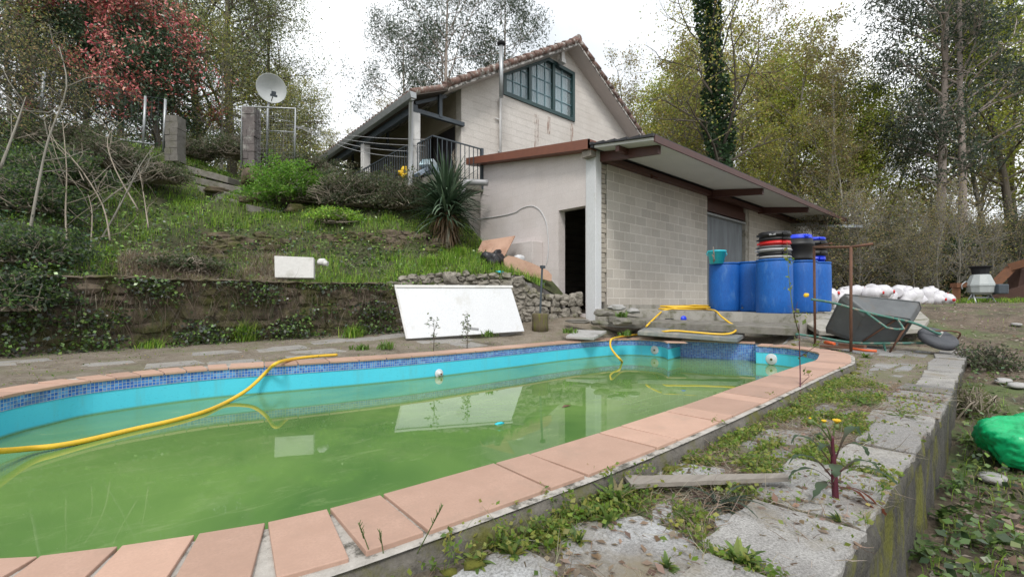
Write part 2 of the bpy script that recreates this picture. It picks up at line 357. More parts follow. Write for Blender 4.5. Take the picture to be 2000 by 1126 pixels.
def blades(rng, P, h, w, col, bend=.5, lean=None):
    n = len(P); az = rng.uniform(0, 2*PI, n); d = np.c_[np.cos(az), np.sin(az), np.zeros(n)]; s = np.c_[-np.sin(az), np.cos(az), np.zeros(n)]
    hh = (h*rng.uniform(.45, 1.3, n))[:, None]; b = bend*rng.uniform(.3, 1.4, n)[:, None]; ww = (w*rng.uniform(.7, 1.3, n))[:, None]
    if lean is not None: d = d+lean
    u = np.array([0, 0, 1.])
    p1 = P+u*hh*.5+d*hh*b*.2; p2 = P+u*hh*(1-.35*b)+d*hh*b*.8
    V = np.stack([P-s*ww*.5, P+s*ww*.5, p1+s*ww*.4, p1-s*ww*.4, p2], 1).reshape(-1, 3)
    i = np.arange(n)*5; Fc = np.concatenate([np.c_[i, i+1, i+2, i+3], np.c_[i+3, i+2, i+4, i+4]])
    return V, Fc, np.repeat(col, 5, 0)
def tri_fix(Fc): return Fc
def merge(parts):
    V = []; Fs = []; Cc = []; o = 0
    for v, f, c in parts: V.append(v); Fs.append(f+o); Cc.append(c); o += len(v)
    return np.concatenate(V), np.concatenate(Fs), np.concatenate(Cc)
def blade_obj(name, parts, mat, parent=None):
    V, Fc, c = merge(parts)
    t = Fc[:, 2] == Fc[:, 3]
    q = Fc[~t]; tr = Fc[t][:, :3] if t.any() else np.zeros((0, 3), int)
    # blade tips: (3,2,4,4) faces are triangles
    t2 = Fc[:, 2] == Fc[:, 3]
    F3 = np.concatenate([q[:, [0, 1, 2]], q[:, [0, 2, 3]], Fc[t2][:, [0, 1, 2]]])
    return field_mesh(name, V, F3, c, mat, parent)
def strips(rng, P, Dv, L, r, col, seg=3, droop=.3):     # thin bent stems as 3-sided tubes would be heavy: flat crossed ribbons
    n = len(P); L = L*rng.uniform(.5, 1.4, n); pts = [P]; d = unit(Dv); p = P.copy()
    for k in range(seg):
        d = unit(d+rng.normal(size=(n, 3))*.22-np.array([0, 0, droop*.3])); p = p+d*(L/seg)[:, None]; pts.append(p)
    parts = []
    for sgn in (0, 1):
        s = unit(np.cross(Dv, rng.normal(size=(n, 3))))
        for k in range(seg):
            r0 = r*(1-k/seg*.8); r1 = r*(1-(k+1)/seg*.8)
            V = np.stack([pts[k]-s*r0, pts[k]+s*r0, pts[k+1]+s*r1, pts[k+1]-s*r1], 1).reshape(-1, 3)
            parts.append((V, np.arange(n*4).reshape(n, 4), np.repeat(col, 4, 0)))
    return merge(parts)

# ------------------------------------------------------------------ terrain heights
def rbf(ctrl, smooth=.02):
    c = np.array(ctrl, float); P = c[:, :2]; z = c[:, 2]; n = len(c)
    K = np.linalg.norm(P[:, None]-P[None], axis=2); A = np.zeros((n+3, n+3)); A[:n, :n] = K-np.eye(n)*smooth
    A[:n, n] = 1; A[:n, n+1:] = P; A[n, :n] = 1; A[n+1:, :n] = P.T
    wts = np.linalg.solve(A, np.r_[z, 0, 0, 0])
    def f(x, y):
        x = np.asarray(x, float); y = np.asarray(y, float); sh = x.shape; q = np.c_[x.ravel(), y.ravel()]; o = np.empty(len(q))
        for i in range(0, len(q), 20000):
            s = q[i:i+20000]; o[i:i+20000] = np.linalg.norm(s[:, None]-P[None], axis=2) @ wts[:n]+wts[n]+s @ wts[n+1:]
        return o.reshape(sh)
    return f
WALL = [(-9, 8.6), (-3, 8.45), (-1.1, 8.35), (.09, 8.35), (1.76, 8.45), (3.84, 7.75), (5.55, 6.75), (6.79, 6.3), (7.04, 6.05)]
def yw(x): return np.interp(x, [p[0] for p in WALL], [p[1] for p in WALL])
def ye(x): return np.interp(x, [-4, 1.4, 4.7, 9.4], [.30, .32, .42, .66])
ter = [(x, y, -.085) for x in (-3, -1, 1, 3, 5, 7, 9) for y in (.3, .9)]+[(-3, 2.5, -.08), (8.3, 1.4, -.06), (9.3, 2.2, .02)]
ter += [(x, 5.55, -.03) for x in (-1, 1, 3, 5)]+[(-3, 5, -.04), (-3, 8, -.02), (-1.1, 8.1, -.02), (.09, 8.1, 0), (1.76, 8.2, .02), (3.84, 7.5, .09), (5.55, 6.5, .2), (6.7, 6.0, .33), (7.2, 5.5, .33), (6.9, 5.2, .06)]
ter += [D(1252, 642, 8.3), D(1400, 650, 7.6), D(1560, 656, 7.1), (7.9, 2.4, -.03), (8.1, 3.2, 0.02), (7.7, 4.2, .02), (9.2, 3.2, .16)]
hter = rbf(ter)
hc = [(0, 562, 5.9), (250, 555, 6.6), (500, 553, 7.95), (770, 559, 8.5), (900, 532, 8.9), (1000, 538, 9.0), (1100, 562, 9.5),
      (420, 508, 8.9), (600, 502, 9.3), (850, 498, 9.8), (420, 462, 9.15), (600, 447, 9.6), (850, 464, 10.15), (940, 480, 11.3), (870, 482, 10.7), (1040, 535, 10),
      (400, 405, 10.4), (600, 425, 10.4), (780, 424, 10.9), (660, 400, 11.1), (790, 385, 11.3), (640, 345, 12.2), (380, 332, 12), (500, 395, 11),
      (200, 455, 7.9), (100, 430, 7.6), (0, 430, 6.8), (200, 320, 10.4), (0, 290, 9), (330, 290, 11.7), (100, 275, 10.6), (-300, 300, 8), (-600, 300, 8), (300, 400, 9.5)]
hil = [D(*p) for p in hc]+[(5.3, 11.5, 3.6), (5.3, 14, 3.65), (5.3, 18, 3.7), (6.9, 10.3, 3.0), (-3, 18, 5.6), (2, 18, 5.0), (-9, 14, 5.6), (3, 26, 5.0), (-16, 22, 6.5), (-6, 8.6, .9), (-10, 9, 1.3), (7, 20, 3.9), (7, 30, 4.4), (-8, 30, 6.5)]
hhill = rbf(hil)
g = [(-12, -10, -1), (0, -2, -.7), (2, -.3, -.62), (4, .1, -.60), (4, -3, -.6), (5.3, .1, -.56), (6.4, .2, -.44), (7.4, .3, -.3), (9.5, .55, -.11), (9.6, 3, .10), (9.6, -3, -.2), (11.7, .5, .2), (13.7, 2.7, .62), (13, -3, .35), (18.6, 1.1, .66), (13, 5.5, .50), (9, 5.9, .38), (7.3, 6.5, .38), (7.3, 9, .38), (15, 9, .5), (22, 8, .8), (25, 2, .9), (25, 20, 1.5), (40, 10, 2.2), (40, -10, 1.6), (15, 20, 2), (10, 26, 3), (5, 32, 4.6), (-5, 32, 6), (-16, 22, 6), (60, 60, 6), (-10, 60, 9), (60, -30, 2), (-30, 30, 7), (20, -10, .6), (7, 6, .3), (5, 4, -.6), (0, 4, -.6), (2, 8, -.4), (-4, 8, -.4), (-8, 4, -.6), (200, 0, 8), (0, 200, 25), (200, 200, 20), (-200, 0, 0), (0, -200, 0)]
hgr = rbf(g)
def hz(x, y):
    if y > yw(x) and x < 7.0: return float(hhill(x, y))
    if ye(x) < y and x < 9.4: return float(hter(x, y))
    return float(hgr(x, y))
def nz2(X, Y, s, a):
    return np.array([a*noise.noise(Vector((x*s, y*s, 3.1))) for x, y in zip(X.ravel(), Y.ravel())]).reshape(X.shape)
def sheet(name, X, Y, Z, mat, keep=None):
    ny, nx = X.shape; V = np.c_[X.ravel(), Y.ravel(), Z.ravel()]; i = np.arange(nx*ny).reshape(ny, nx)
    Fc = np.stack([i[:-1, :-1], i[:-1, 1:], i[1:, 1:], i[1:, :-1]], -1).reshape(-1, 4)
    if keep is not None: Fc = Fc[keep(V[Fc].mean(1))]
    me = bpy.data.meshes.new(name); me.from_pydata(V.tolist(), [], Fc.tolist()); me.polygons.foreach_set('use_smooth', [True]*len(Fc)); me.update()
    return link(name, me, mat)

# ------------------------------------------------------------------ the pool
inner_px = [(0,772.6),(100,753.5),(200,738.8),(400,719.7),(592,708),(800,694.5),(1000,677.8),(1110,668),(1190,662.5),(1240,661.5),(1290,664),(1305,668)]
A_ = [G(*p) for p in inner_px]
alc = [G(1329, 663.5), G(1475, 668.7)]
B_ = [G(*p) for p in [(1477,673),(1520,675.5),(1570,681),(1597,687),(1605,691),(1602,698),(1595,704),(1550,718.5),(1383,777.5),(1150,855),(885,932),(650,997),(549,1021),(440,1039),(300,1062),(0,1098)]]
L_ = [(-.52, 1.95, 0), (-.85, 2.6, 0), (-.98, 3.2, 0), (-.92, 3.9, 0)]
def catmull(P, n=8):
    P = [Vector(p) for p in P]; o = []
    for i in range(len(P)-1):
        a, b, c, d = P[max(i-1, 0)], P[i], P[i+1], P[min(i+2, len(P)-1)]
        for k in range(n):
            t = k/n; o.append(.5*((2*b)+(-a+c)*t+(2*a-5*b+4*c-d)*t*t+(-a+3*b-3*c+d)*t**3))
    o.append(P[-1]); return o
run = catmull(B_+L_+A_, 8)                      # clockwise run from the alcove's near corner round to its far corner
run = [Vector((p.x, p.y, 0)) for p in run]
alcv = [Vector((p[0], p[1], 0)) for p in alc]
outline = run+alcv                              # closed
def resample(P, step):
    o = [P[0]]; acc = 0
    for i in range(len(P)-1):
        a, b = P[i], P[i+1]; L = (b-a).length; t = step-acc
        while t < L: o.append(a+(b-a)*(t/L)); t += step
        acc = (acc+L) % step
    return o
PB = [(p.x, p.y) for p in outline]
def inpoly(x, y, poly):
    x = np.asarray(x); y = np.asarray(y); r = np.zeros(x.shape, bool); n = len(poly)
    for i in range(n):
        x0, y0 = poly[i]; x1, y1 = poly[(i+1) % n]
        c = ((y0 > y) != (y1 > y)); 
        with np.errstate(divide='ignore', invalid='ignore'): r ^= c & (x < (x1-x0)*(y-y0)/((y1-y0) or 1e-9)+x0)
    return r
pool = thing('swimming_pool', 'half drained swimming pool with blue mosaic band, turquoise walls and terracotta coping', 'swimming pool', (3, 3.2, 0))
def wallstrip(name, P, z0, z1, mat, step=None):
    mb = MB(); uv = []; s = 0
    for i in range(len(P)-1):
        a, b = P[i], P[i+1]; L = (b-a).length
        mb.quad((a.x, a.y, z0), (b.x, b.y, z0), (b.x, b.y, z1), (a.x, a.y, z1)); uv += [(s, z0), (s+L, z0), (s+L, z1), (s, z1)]; s += L
    me = mb.mesh(name); u = me.uv_layers.new(name='UVMap')
    for k, q in enumerate(uv): u.data[k].uv = (q[0]+10, q[1]+1.048)
    return link(name, me, mat, pool)
seq = [alcv[1]]+run+[alcv[0]]
wallstrip('painted_wall', seq, -.7, -.108, M_pool)
def off(P, d, closed=False):                    # offset to the pool's outside
    o = []
    for i in range(len(P)):
        t = (P[min(i+1, len(P)-1)]-P[max(i-1, 0)]); t.z = 0; t.normalize(); nrm = Vector((t.y, -t.x, 0)); o.append(P[i]+nrm*d)
    return o
def area(P): return sum(P[i].x*P[(i+1) % len(P)].y-P[(i+1) % len(P)].x*P[i].y for i in range(len(P)))/2
SGN = 1 if area(outline) > 0 else -1            # +: counter-clockwise, right normal points out
inn = off(seq, -.006*SGN)
wallstrip('mosaic_band', inn, -.11, -.0125, M_mosaic)
a, b = alcv; nin = Vector((-(b-a).y, (b-a).x, 0)).normalized()
if (Vector((5, 3, 0))-a).dot(nin) < 0: nin = -nin
wallstrip('alcove_mosaic', [a+nin*.003, b+nin*.003], -.7, -.0125, M_mosaic)
# mortar bed and curb ring under the coping
W_ = .31
ring_in = off(run, -.0*SGN); ring_out = off(run, (W_+.012)*SGN)
mb = MB()
for i in range(len(run)-1):
    a, b, c, d = ring_in[i], ring_in[i+1], ring_out[i+1], ring_out[i]
    mb.quad((a.x, a.y, -.009), (b.x, b.y, -.009), (c.x, c.y, -.012), (d.x, d.y, -.012))
    jit = .012
a, b = alcv; ao = [p-nin*W_ for p in alcv]
q = ring_out[0]; r_ = ring_out[-1]
mb.quad((a.x, a.y, -.009), (b.x, b.y, -.009), (ao[1].x, ao[1].y, -.009), (ao[0].x, ao[0].y, -.009))
obj('mortar_bed', mb, M_mortar, pool)
mb = MB(); co = off(run, (W_-.004)*SGN)
rc = resample(off(run, (W_+.0)*SGN), .05)
for i in range(len(rc)-1):
    pass
rc = rc[2:-9]; cu2 = off(rc, .02*SGN); v = []; n_ = len(rc)
for i, p in enumerate(rc):
    t = (rc[min(i+1, n_-1)]-rc[max(i-1, 0)]).normalized(); nr = Vector((t.y, -t.x, 0))*SGN
    for dd, zz in ((-.03, -.014), (.004, -.018), (.02, -.05), (.028, -.09), (.035, -.2)):
        k = .012*noise.noise(Vector((p.x*6, p.y*6, zz*20)))+.006*noise.noise(Vector((p.x*20, p.y*20, zz*40)))
        v.append(p+nr*(dd+k)+Vector((0, 0, zz+.006*noise.noise(Vector((p.x*9, p.y*9, 5))))))
mb.add(v, [(i*5+k, i*5+k+1, (i+1)*5+k+1, (i+1)*5+k) for i in range(n_-1) for k in range(4)], True)
obj('curb', mb, M_curb, pool)
# coping tiles: true rectangles laid along the edge, so that the joints open into wedges on the bends
cum = [0]
for i in range(len(run)-1): cum.append(cum[-1]+(run[i+1]-run[i]).length)
def at(s):
    s = min(max(s, 0), cum[-1]-1e-4); i = max(0, min(np.searchsorted(cum, s)-1, len(run)-2)); t = (s-cum[i])/max(cum[i+1]-cum[i], 1e-6)
    return run[i]+(run[i+1]-run[i])*t
rg = random.Random(5); s = .02; k = 0
def tile(p, q, wd=W_):
    t = (q-p); L = t.length; t.normalize(); nr = Vector((t.y, -t.x, 0))*SGN; c = (p+q)/2+nr*(wd/2-.022); ang = math.atan2(t.y, t.x)
    tl = MB(); R = Matrix.Rotation(ang, 3, 'Z') @ Matrix.Rotation(rg.uniform(-.006, .006), 3, 'X') @ Matrix.Rotation(rg.uniform(-.004, .004), 3, 'Y')
    tl.box(c+Vector((0, 0, -.010+rg.uniform(-.0015, .0015))), (L, wd, .022), R); return obj('coping_tile', tl, M_coping, pool, .0025)
while s < cum[-1]-.1:
    a0 = at(s); m0 = at(s+.2); a1 = at(s+.4)
    bend = abs((m0-a0).angle(a1-m0)) if (m0-a0).length > 1e-4 and (a1-m0).length > 1e-4 else 0
    x = a0.x; near = a0.y < 2.0
    if bend > .07 or (near and x < .6): L = .16
    else: L = (.455, .172)[k % 2] if near else .30
    if s+L > cum[-1]-.01: L = cum[-1]-.012-s
    if L < .05: break
    tile(at(s), at(s+L)); s += L+.011; k += 1
a, b = alcv; L = (b-a).length; nn_ = 4
for i in range(nn_):
    p = b+(a-b)*((i+.01)/nn_); q = b+(a-b)*((i+.97)/nn_)
    t = (q-p).normalized(); nr = Vector((t.y, -t.x, 0))
    if nr.dot(nin) > 0: p, q = q, p
    sg = SGN; SGN = 1; t = (q-p).normalized(); nr = Vector((t.y, -t.x, 0))
    tile(p, q) if nr.dot(nin) < 0 else None
    SGN = sg
# fittings on the pool wall
def ray_wall(px, py):
    r = (px-1000)/FP; d = Vector((*site(r, 1), 0)); best = None
    for i in range(len(seq)-1):
        a, b = seq[i], seq[i+1]; e = b-a; den = d.x*(-e.y)+d.y*e.x
        if abs(den) < 1e-9: continue
        t = (a.x*(-e.y)+a.y*e.x)/den; u = (d.x*a.y-d.y*a.x)/den
        if 0 <= u <= 1 and t > 2: 
            if best is None or t > best[0]: best = (t, a, b)
    t, a, b = best; nr = Vector(((b-a).y, -(b-a).x, 0)).normalized()*-SGN
    return Vector(D(px, py, t)), nr
for px, py, rr in ((857, 729, .058), (1279, 683, .075), (1507, 701, .082)):
    p, nr = ray_wall(px, py); M = nr.to_track_quat('Z', 'Y').to_matrix(); mb = MB()
    if px < 900: mb.lathe(p, [(rr, 0), (rr, .012), (rr*.8, .02), (rr*.5, .022), (rr*.42, .05), (rr*.3, .055), (rr*.0, .055)], 28, M)
    else: mb.lathe(p, [(rr, 0), (rr, .006), (rr*.9, .012), (rr*.3, .013), (rr*.25, .016), (0, .016)], 28, M)
    f = obj('return_jet' if px < 900 else 'pool_light', mb, M_white, pool)
    mb = MB(); mb.lathe(p+nr*(.056 if px < 900 else .017), [(rr*.22, 0), (rr*.22, .004), (0, .005)], 10, M)
    obj('nozzle', mb, M_rust if px < 900 else M_log, f)
mb = MB(); poly = [Vector((p.x, p.y, -.288)) for p in off(outline, .0)]
tri = tessellate_polygon([poly]); mb.add(poly, [t[::-1] for t in tri])
wm = mb.mesh('pool_water'); wo = link('pool_water', wm, M_water); struct(wo, 'murky green water in the half drained pool')
# debris floating
mb = MB(); p = Vector(G(1105, 793, -.284)); mb.add([p+Vector(v) for v in ((-.06, -.01, 0), (0, -.022, .006), (.07, 0, .002), (0, .02, .01))], [(0, 1, 2, 3)])
tag(obj('dead_leaf', mb, M_rust), 'brown dead leaf floating on the green water', 'leaf')
mb = MB(); p = Vector(G(976, 826, -.284)); mb.rock(p, (.07, .035, .02), 3, 2, .6); tag(obj('plastic_scrap', mb, M_turq), 'small pale blue plastic scrap floating on the green water', 'litter')

# ------------------------------------------------------------------ sheets of ground
PBn = np.array(PB)
def near_pool(x, y, d):                         # inside the pool outline or closer to it than d
    x = np.asarray(x, float).ravel(); y = np.asarray(y, float).ravel(); r = inpoly(x, y, PB); A = PBn; B = np.roll(PBn, -1, 0); E = B-A; L2 = (E**2).sum(1)+1e-12
    c = ~r & (x > -2) & (x < 9) & (y > .5) & (y < 6.5); q = np.c_[x[c], y[c]]; o = np.zeros(len(q), bool)
    for i in range(0, len(q), 20000):
        s = q[i:i+20000, None]-A[None]; t = np.clip((s*E).sum(2)/L2, 0, 1); o[i:i+20000] = (np.linalg.norm(s-E*t[..., None], axis=2).min(1) < d)
    r[c] = o; return r
def pool_dist(x, y):
    x = np.asarray(x, float).ravel(); y = np.asarray(y, float).ravel(); A = PBn; B = np.roll(PBn, -1, 0); E = B-A; L2 = (E**2).sum(1)+1e-12
    c = (x > -2.5) & (x < 10) & (y > 0) & (y < 7.5); q = np.c_[x[c], y[c]]; r = np.full(len(x), 9.); o = np.zeros(len(q))
    for i in range(0, len(q), 20000):
        s = q[i:i+20000, None]-A[None]; t = np.clip((s*E).sum(2)/L2, 0, 1); o[i:i+20000] = np.linalg.norm(s-E*t[..., None], axis=2).min(1)
    r[c] = o; return r
hter0 = hter
def hter(x, y):                                  # the terrace dips to just under the coping all round the pool
    z = hter0(x, y); sh = z.shape; d = pool_dist(x, y).reshape(sh); return np.minimum(z, -.03+np.maximum(0, d-.34)*.45)
def RAY(px, py, dz=0.0):                           # where the view through a pixel first meets the ground
    Y = 1.0
    while Y < 16:
        p = D(px, py, Y)
        if p[2] <= hz(p[0], p[1])+dz: break
        Y *= 1.004
    return (p[0], p[1], p[2])
outer_poly = [(p.x, p.y) for p in off(run, .2*SGN)]+[(p.x-nin.x*.2, p.y-nin.y*.2) for p in alcv]
nx = 340; xs = np.linspace(-9, 9.4, nx); ts = np.linspace(0, 1, 150)
X = np.repeat(xs[None], 150, 0); Y0 = ye(xs)+.04; Y1 = yw(xs)+.12; Y = Y0[None]+(Y1-Y0)[None]*ts[:, None]
Z = hter(X, Y)+nz2(X, Y, 2.5, .012)+nz2(X, Y, 9, .006)
terr = sheet('terrace', X, Y, Z, M_terr, lambda c: ~near_pool(c[:, 0], c[:, 1], .2)); struct(terr, 'dirt covered pool terrace')
# hill
xs = np.concatenate([np.linspace(-30, -9, 30), np.linspace(-8.8, 7.04, 210)]); ts = np.concatenate([np.linspace(0, .35, 150), np.linspace(.36, 1, 50)])
X = np.repeat(xs[None], len(ts), 0); Y0 = yw(xs)+.02; Y = Y0[None]+(42-Y0)[None]*ts[:, None]**1.25
Z = hhill(X, Y)+nz2(X, Y, 1.1, .22)+nz2(X, Y, 3, .09)
hill = sheet('hillside', X, Y, Z, M_hill); struct(hill, 'overgrown grassy slope behind the stone wall')
hillXY = (xs,)
def hillz(x, y):
    x = np.asarray(x); y = np.asarray(y)
    return hhill(x, y)+np.array([.22*noise.noise(Vector((a*1.1, b*1.1, 3.1)))+.09*noise.noise(Vector((a*3, b*3, 3.1))) for a, b in zip(x, y)])
def terz(x, y): return hter(x, y)+np.array([.012*noise.noise(Vector((a*2.5, b*2.5, 3.1))) for a, b in zip(x, y)])
# low ground
xs = np.concatenate([-np.geomspace(400, 8, 14), np.linspace(-7.5, 16, 190), np.linspace(16.5, 60, 60), np.geomspace(65, 500, 14)])
ys = np.concatenate([-np.geomspace(400, 8, 14), np.linspace(-7.5, 8, 130), np.linspace(8.3, 50, 60), np.geomspace(55, 500, 14)])
X, Y = np.meshgrid(xs, ys); nr_ = (np.abs(X-6) < 16) & (np.abs(Y-3) < 14)
Z = hgr(X, Y)+np.where(nr_, nz2(X, Y, 1.3, .05)+nz2(X, Y, 6, .02), 0)
def kp(c): 
    x, y = c[:, 0], c[:, 1]; return ~((x > -8.8) & (x < 9.2) & (y > ye(x)+.12) & (y < 30) & ((x < 7) | (y < 5)) )
gr = sheet('ground', X, Y, Z, M_ground, kp); struct(gr, 'leaf strewn ground around the plot')
def grz(x, y): return hgr(x, y)+np.array([.05*noise.noise(Vector((a*1.3, b*1.3, 3.1))) for a, b in zip(x, y)])
# terrace retaining wall (right edge)
v = []; xs2 = np.linspace(-4, 9.45, 300); prof = [(.10, -.092), (.02, -.088), (0, -.10), (-.004, -.15), (.012, -.2), (.01, -.35), (.018, -.5), (0, -.9)]
for x in xs2:
    for dy, z in prof:
        k = .022*noise.noise(Vector((x*3, z*6, 1)))+.012*noise.noise(Vector((x*11, z*14, 4)))
        v.append((x, float(ye(x))+.02+dy+k, z+(.004*noise.noise(Vector((x*9, 0, 2))) if z > -.11 else 0)))
n_ = len(prof); mb = MB(); mb.add(v, [(i*n_+k, i*n_+k+1, (i+1)*n_+k+1, (i+1)*n_+k) for i in range(len(xs2)-1) for k in range(n_-1)], True)
e0 = [v[-n_+i] for i in range(n_)]; mb.add(e0+[(p[0], p[1]+1.8, p[2]) for p in e0], [(k, k+1, n_+k+1, n_+k) for k in range(n_-1)])
M_ret = pm('stained_retaining_wall', (.10, .093, .08), (.025, .023, .02), 4, .95, 1.0, .03, dirt=(.12, .12, .015), dscale=1.9, dp=(.52, .62), fine=24, stretch=(1.4, 1.4, .7))
tag(obj('retaining_wall', mb, M_ret), 'dark mossy low retaining wall holding the paved terrace on its right edge', 'wall')
# paving slabs: irregular polygons on the terrace
rg = random.Random(11); mb = MB(); cols = []
SLABS = []
def slab(pts, z, th=.02, c=None, jag=.012):
    SLABS.append([(p[0], p[1]) for p in pts])
    P = []
    for i in range(len(pts)):
        a = Vector((*pts[i], 0)); b = Vector((*pts[(i+1) % len(pts)], 0)); n = max(2, int((b-a).length/.04))
        for k in range(n):
            p = a+(b-a)*k/n; q = .5 if k else .6
            P.append(p+Vector((jag*noise.noise(p*14), jag*noise.noise(p*14+Vector((9, 9, 0))), 0)))
    c0 = sum(P, Vector())/len(P); zf = lambda p, o: float(hter(p.x, p.y))+o
    n = len(P); vs = [Vector((p.x, p.y, zf(p, z-.03))) for p in P]+[Vector((p.x, p.y, zf(p, z-.006))) for p in P]+[Vector((p.x+(c0.x-p.x)*.03, p.y+(c0.y-p.y)*.03, zf(p, z))) for p in P]
    fs = [(i, (i+1) % n, n+(i+1) % n, n+i) for i in range(n)]+[(n+i, n+(i+1) % n, 2*n+(i+1) % n, 2*n+i) for i in range(n)]+[tuple(2*n+i for i in range(n))]
    if area(P) < 0: fs = [f[::-1] for f in fs]
    mb.add(vs, fs); cc = c or rg.choice([(.28, .285, .29), (.23, .235, .24), (.18, .175, .17), (.32, .32, .315)]); cols.extend([cc]*len(vs))
x = -.9; edge_dark = 0
while x < 9.2:                                   # the row of edge stones along the retaining wall
    L = rg.uniform(.35, .62); a = float(ye(x)); b = float(ye(x+L)); wd = rg.uniform(.26, .4)
    slab([(x+.008, a+.012+rg.uniform(0, .02)), (x+L-.008, b+.012+rg.uniform(0, .02)), (x+L-.02, b+wd), (x+.02, a+wd+rg.uniform(-.05, .03))], .006+rg.uniform(0, .014), c=rg.choice([(.36, .345, .32), (.31, .30, .285), (.13, .127, .12), (.27, .26, .25)]) if x > 1.9 else (.38, .37, .355))
    x += L
for q in ([(1090, 1062), (1128, 1020), (1250, 1008), (1345, 1048), (1392, 1092), (1350, 1160), (1110, 1160)], [(870, 1135), (950, 1082), (1030, 1075), (1088, 1108), (1085, 1170), (860, 1170)], [(1268, 985), (1310, 983), (1318, 1020), (1278, 1022)], [(1395, 1010), (1500, 985), (1560, 1030), (1480, 1060), (1400, 1050)], [(1225, 925), (1330, 905), (1420, 915), (1400, 945), (1250, 955)], [(1480, 838), (1580, 842), (1610, 872), (1500, 868)]):
    slab([G(a, b, -.085)[:2] for a, b in q], .004, c=(.42, .425, .43) if q[0][0] < 1300 else (.33, .33, .325))
x = 2.25
while x < 9.0:                                   # crazy paving between edge stones and curb
    L = rg.uniform(.42, .7); y0 = float(ye(x))+.40
    top = 1.03 if x < 4.3 else 1.03+(x-4.3)*.12
    if rg.random() < .93 and top-y0 > .12:
        mid = y0+(top-y0)*rg.uniform(.35, .65) if rg.random() < .5 else None
        sk = rg.uniform(-.06, .06)
        if mid: 
            slab([(x+.03, y0), (x+L-.03, y0+.02), (x+L-.04+sk, mid-.03), (x+.02+sk, mid-.02)], .0); 
            if rg.random() < .7: slab([(x+.03+sk, mid+.03), (x+L-.05, mid+.02), (x+L-.06, top-.02), (x+.04, top-.04)], .002)
        else: slab([(x+.03, y0+.02), (x+L*.6, y0-.01), (x+L-.04, y0+.05), (x+L-.03+sk, top-.06), (x+L*.4, top-.01), (x+.05+sk, top-.07)], .002)
    x += L
for i in range(26):                              # behind and left of the pool
    x = rg.uniform(-1.5, 5.6); y = rg.uniform(5.7, 7.6)
    if y > yw(x)-.5: continue
    w0, l0 = rg.uniform(.2, .35), rg.uniform(.14, .24); slab([(x-w0, y-l0), (x+w0, y-l0*.8), (x+w0*.8, y+l0), (x-w0*.9, y+l0*.9)], .006, c=(.33, .31, .28))
for i in range(16):
    x = rg.uniform(7.5, 9.2); y = rg.uniform(1.1, 2.6)
    if near_pool([x], [y], .6)[0] or x < 7.9 and y > 1.2: continue
    w0, l0 = rg.uniform(.2, .4), rg.uniform(.1, .2); slab([(x-w0, y-l0), (x+w0, y-l0*.8), (x+w0*.8, y+l0), (x-w0*.9, y+l0*.9)], .006)
me = mb.mesh('paving'); a = me.color_attributes.new('Col', 'FLOAT_COLOR', 'POINT')
a.data.foreach_set('color', np.c_[np.array(cols), np.ones(len(cols))].astype(np.float32).ravel())
struct(link('paving', me, M_slab), 'irregular grey stone paving on the terrace')

# ------------------------------------------------------------------ stone walls
rg = random.Random(21)
def stone_run(mb, P, zb, zt, hs, ws, dep, seed, sub=2, rough=.3):
    # P polyline of (x,y); zb, zt functions of run parameter 0..1
    L = [0]
    for i in range(len(P)-1): L.append(L[-1]+math.dist(P[i], P[i+1]))
    def pt(s):
        i = max(0, min(np.searchsorted(L, s)-1, len(P)-2)); t = (s-L[i])/(L[i+1]-L[i]); return (P[i][0]+(P[i+1][0]-P[i][0])*t, P[i][1]+(P[i+1][1]-P[i][1])*t, math.atan2(P[i+1][1]-P[i][1], P[i+1][0]-P[i][0]))
    r = random.Random(seed); row = 0; zoff = 0
    top = max(zt(k/20)-zb(k/20) for k in range(21))
    while zoff < top:
        h = r.uniform(*hs); s = r.uniform(-.15, 0); h0 = h
        while s < L[-1]:
            w_ = r.uniform(*ws)*(h/.15)**.3; x, y, a = pt(min(max(s+w_/2, 0), L[-1]-1e-3)); u = min(1, max(0, (s+w_/2)/L[-1])); z = zb(u)+zoff+h/2
            if z+h*.3 < zt(u)+.02:
                q = noise.noise(Vector((x*1.7, z*2.3, seed)))*.06; M = rotz(a) @ Matrix.Rotation(r.uniform(-.16, .16), 3, 'Y') @ Matrix.Rotation(r.uniform(-.15, .15), 3, 'X')
                h = h0*r.uniform(.8, 1.12); mb.rock((x+math.sin(a)*(q-.02), y-math.cos(a)*(q-.02)+.09, z+r.uniform(-.012, .012)), (w_*1.06, dep, h*1.12), r.randrange(999), sub, rough*1.4, M, False)
            s += w_+r.uniform(-.01, .02)
        zoff += h*.93
left = [p for p in WALL if p[0] <= 3.85]
mb = MB(); stone_run(mb, left[1:], lambda u: -.12, lambda u: .96-.05*u, (.13, .24), (.22, .5), .24, 3, 2, .35)
obj_ = MB()
P = [(x, float(yw(x))) for x in np.linspace(-9, 4.6, 60)]
for i in range(59):
    a, b = P[i], P[i+1]; obj_.add([(a[0], a[1]+.05, -.2), (b[0], b[1]+.05, -.2), (b[0], b[1]+.05, .96), (a[0], a[1]+.05, .96), (b[0], b[1]+.5, .96), (a[0], a[1]+.5, .96)], [(0, 1, 2, 3), (3, 2, 4, 5)])
mb.add(obj_.v, obj_.f)
for i in range(22):                               # thin coping slates that crown the wall
    x = -3+i*.31+rg.uniform(-.03, .03); y = float(yw(x)); a = math.atan2(float(yw(x+.1))-y, .1); mb.rock((x, y+.1, .985+rg.uniform(-.012, .01)), (.36, .34, .05), i, 2, .3, rotz(a), False)
tag(obj('stone_wall', mb, M_stone), 'long dark mossy stone wall below the grassy slope, left of the white board', 'wall')
mb = MB(); right = [(3.5, 7.95), (3.84, 7.8), (5.55, 6.75), (6.3, 6.45)]
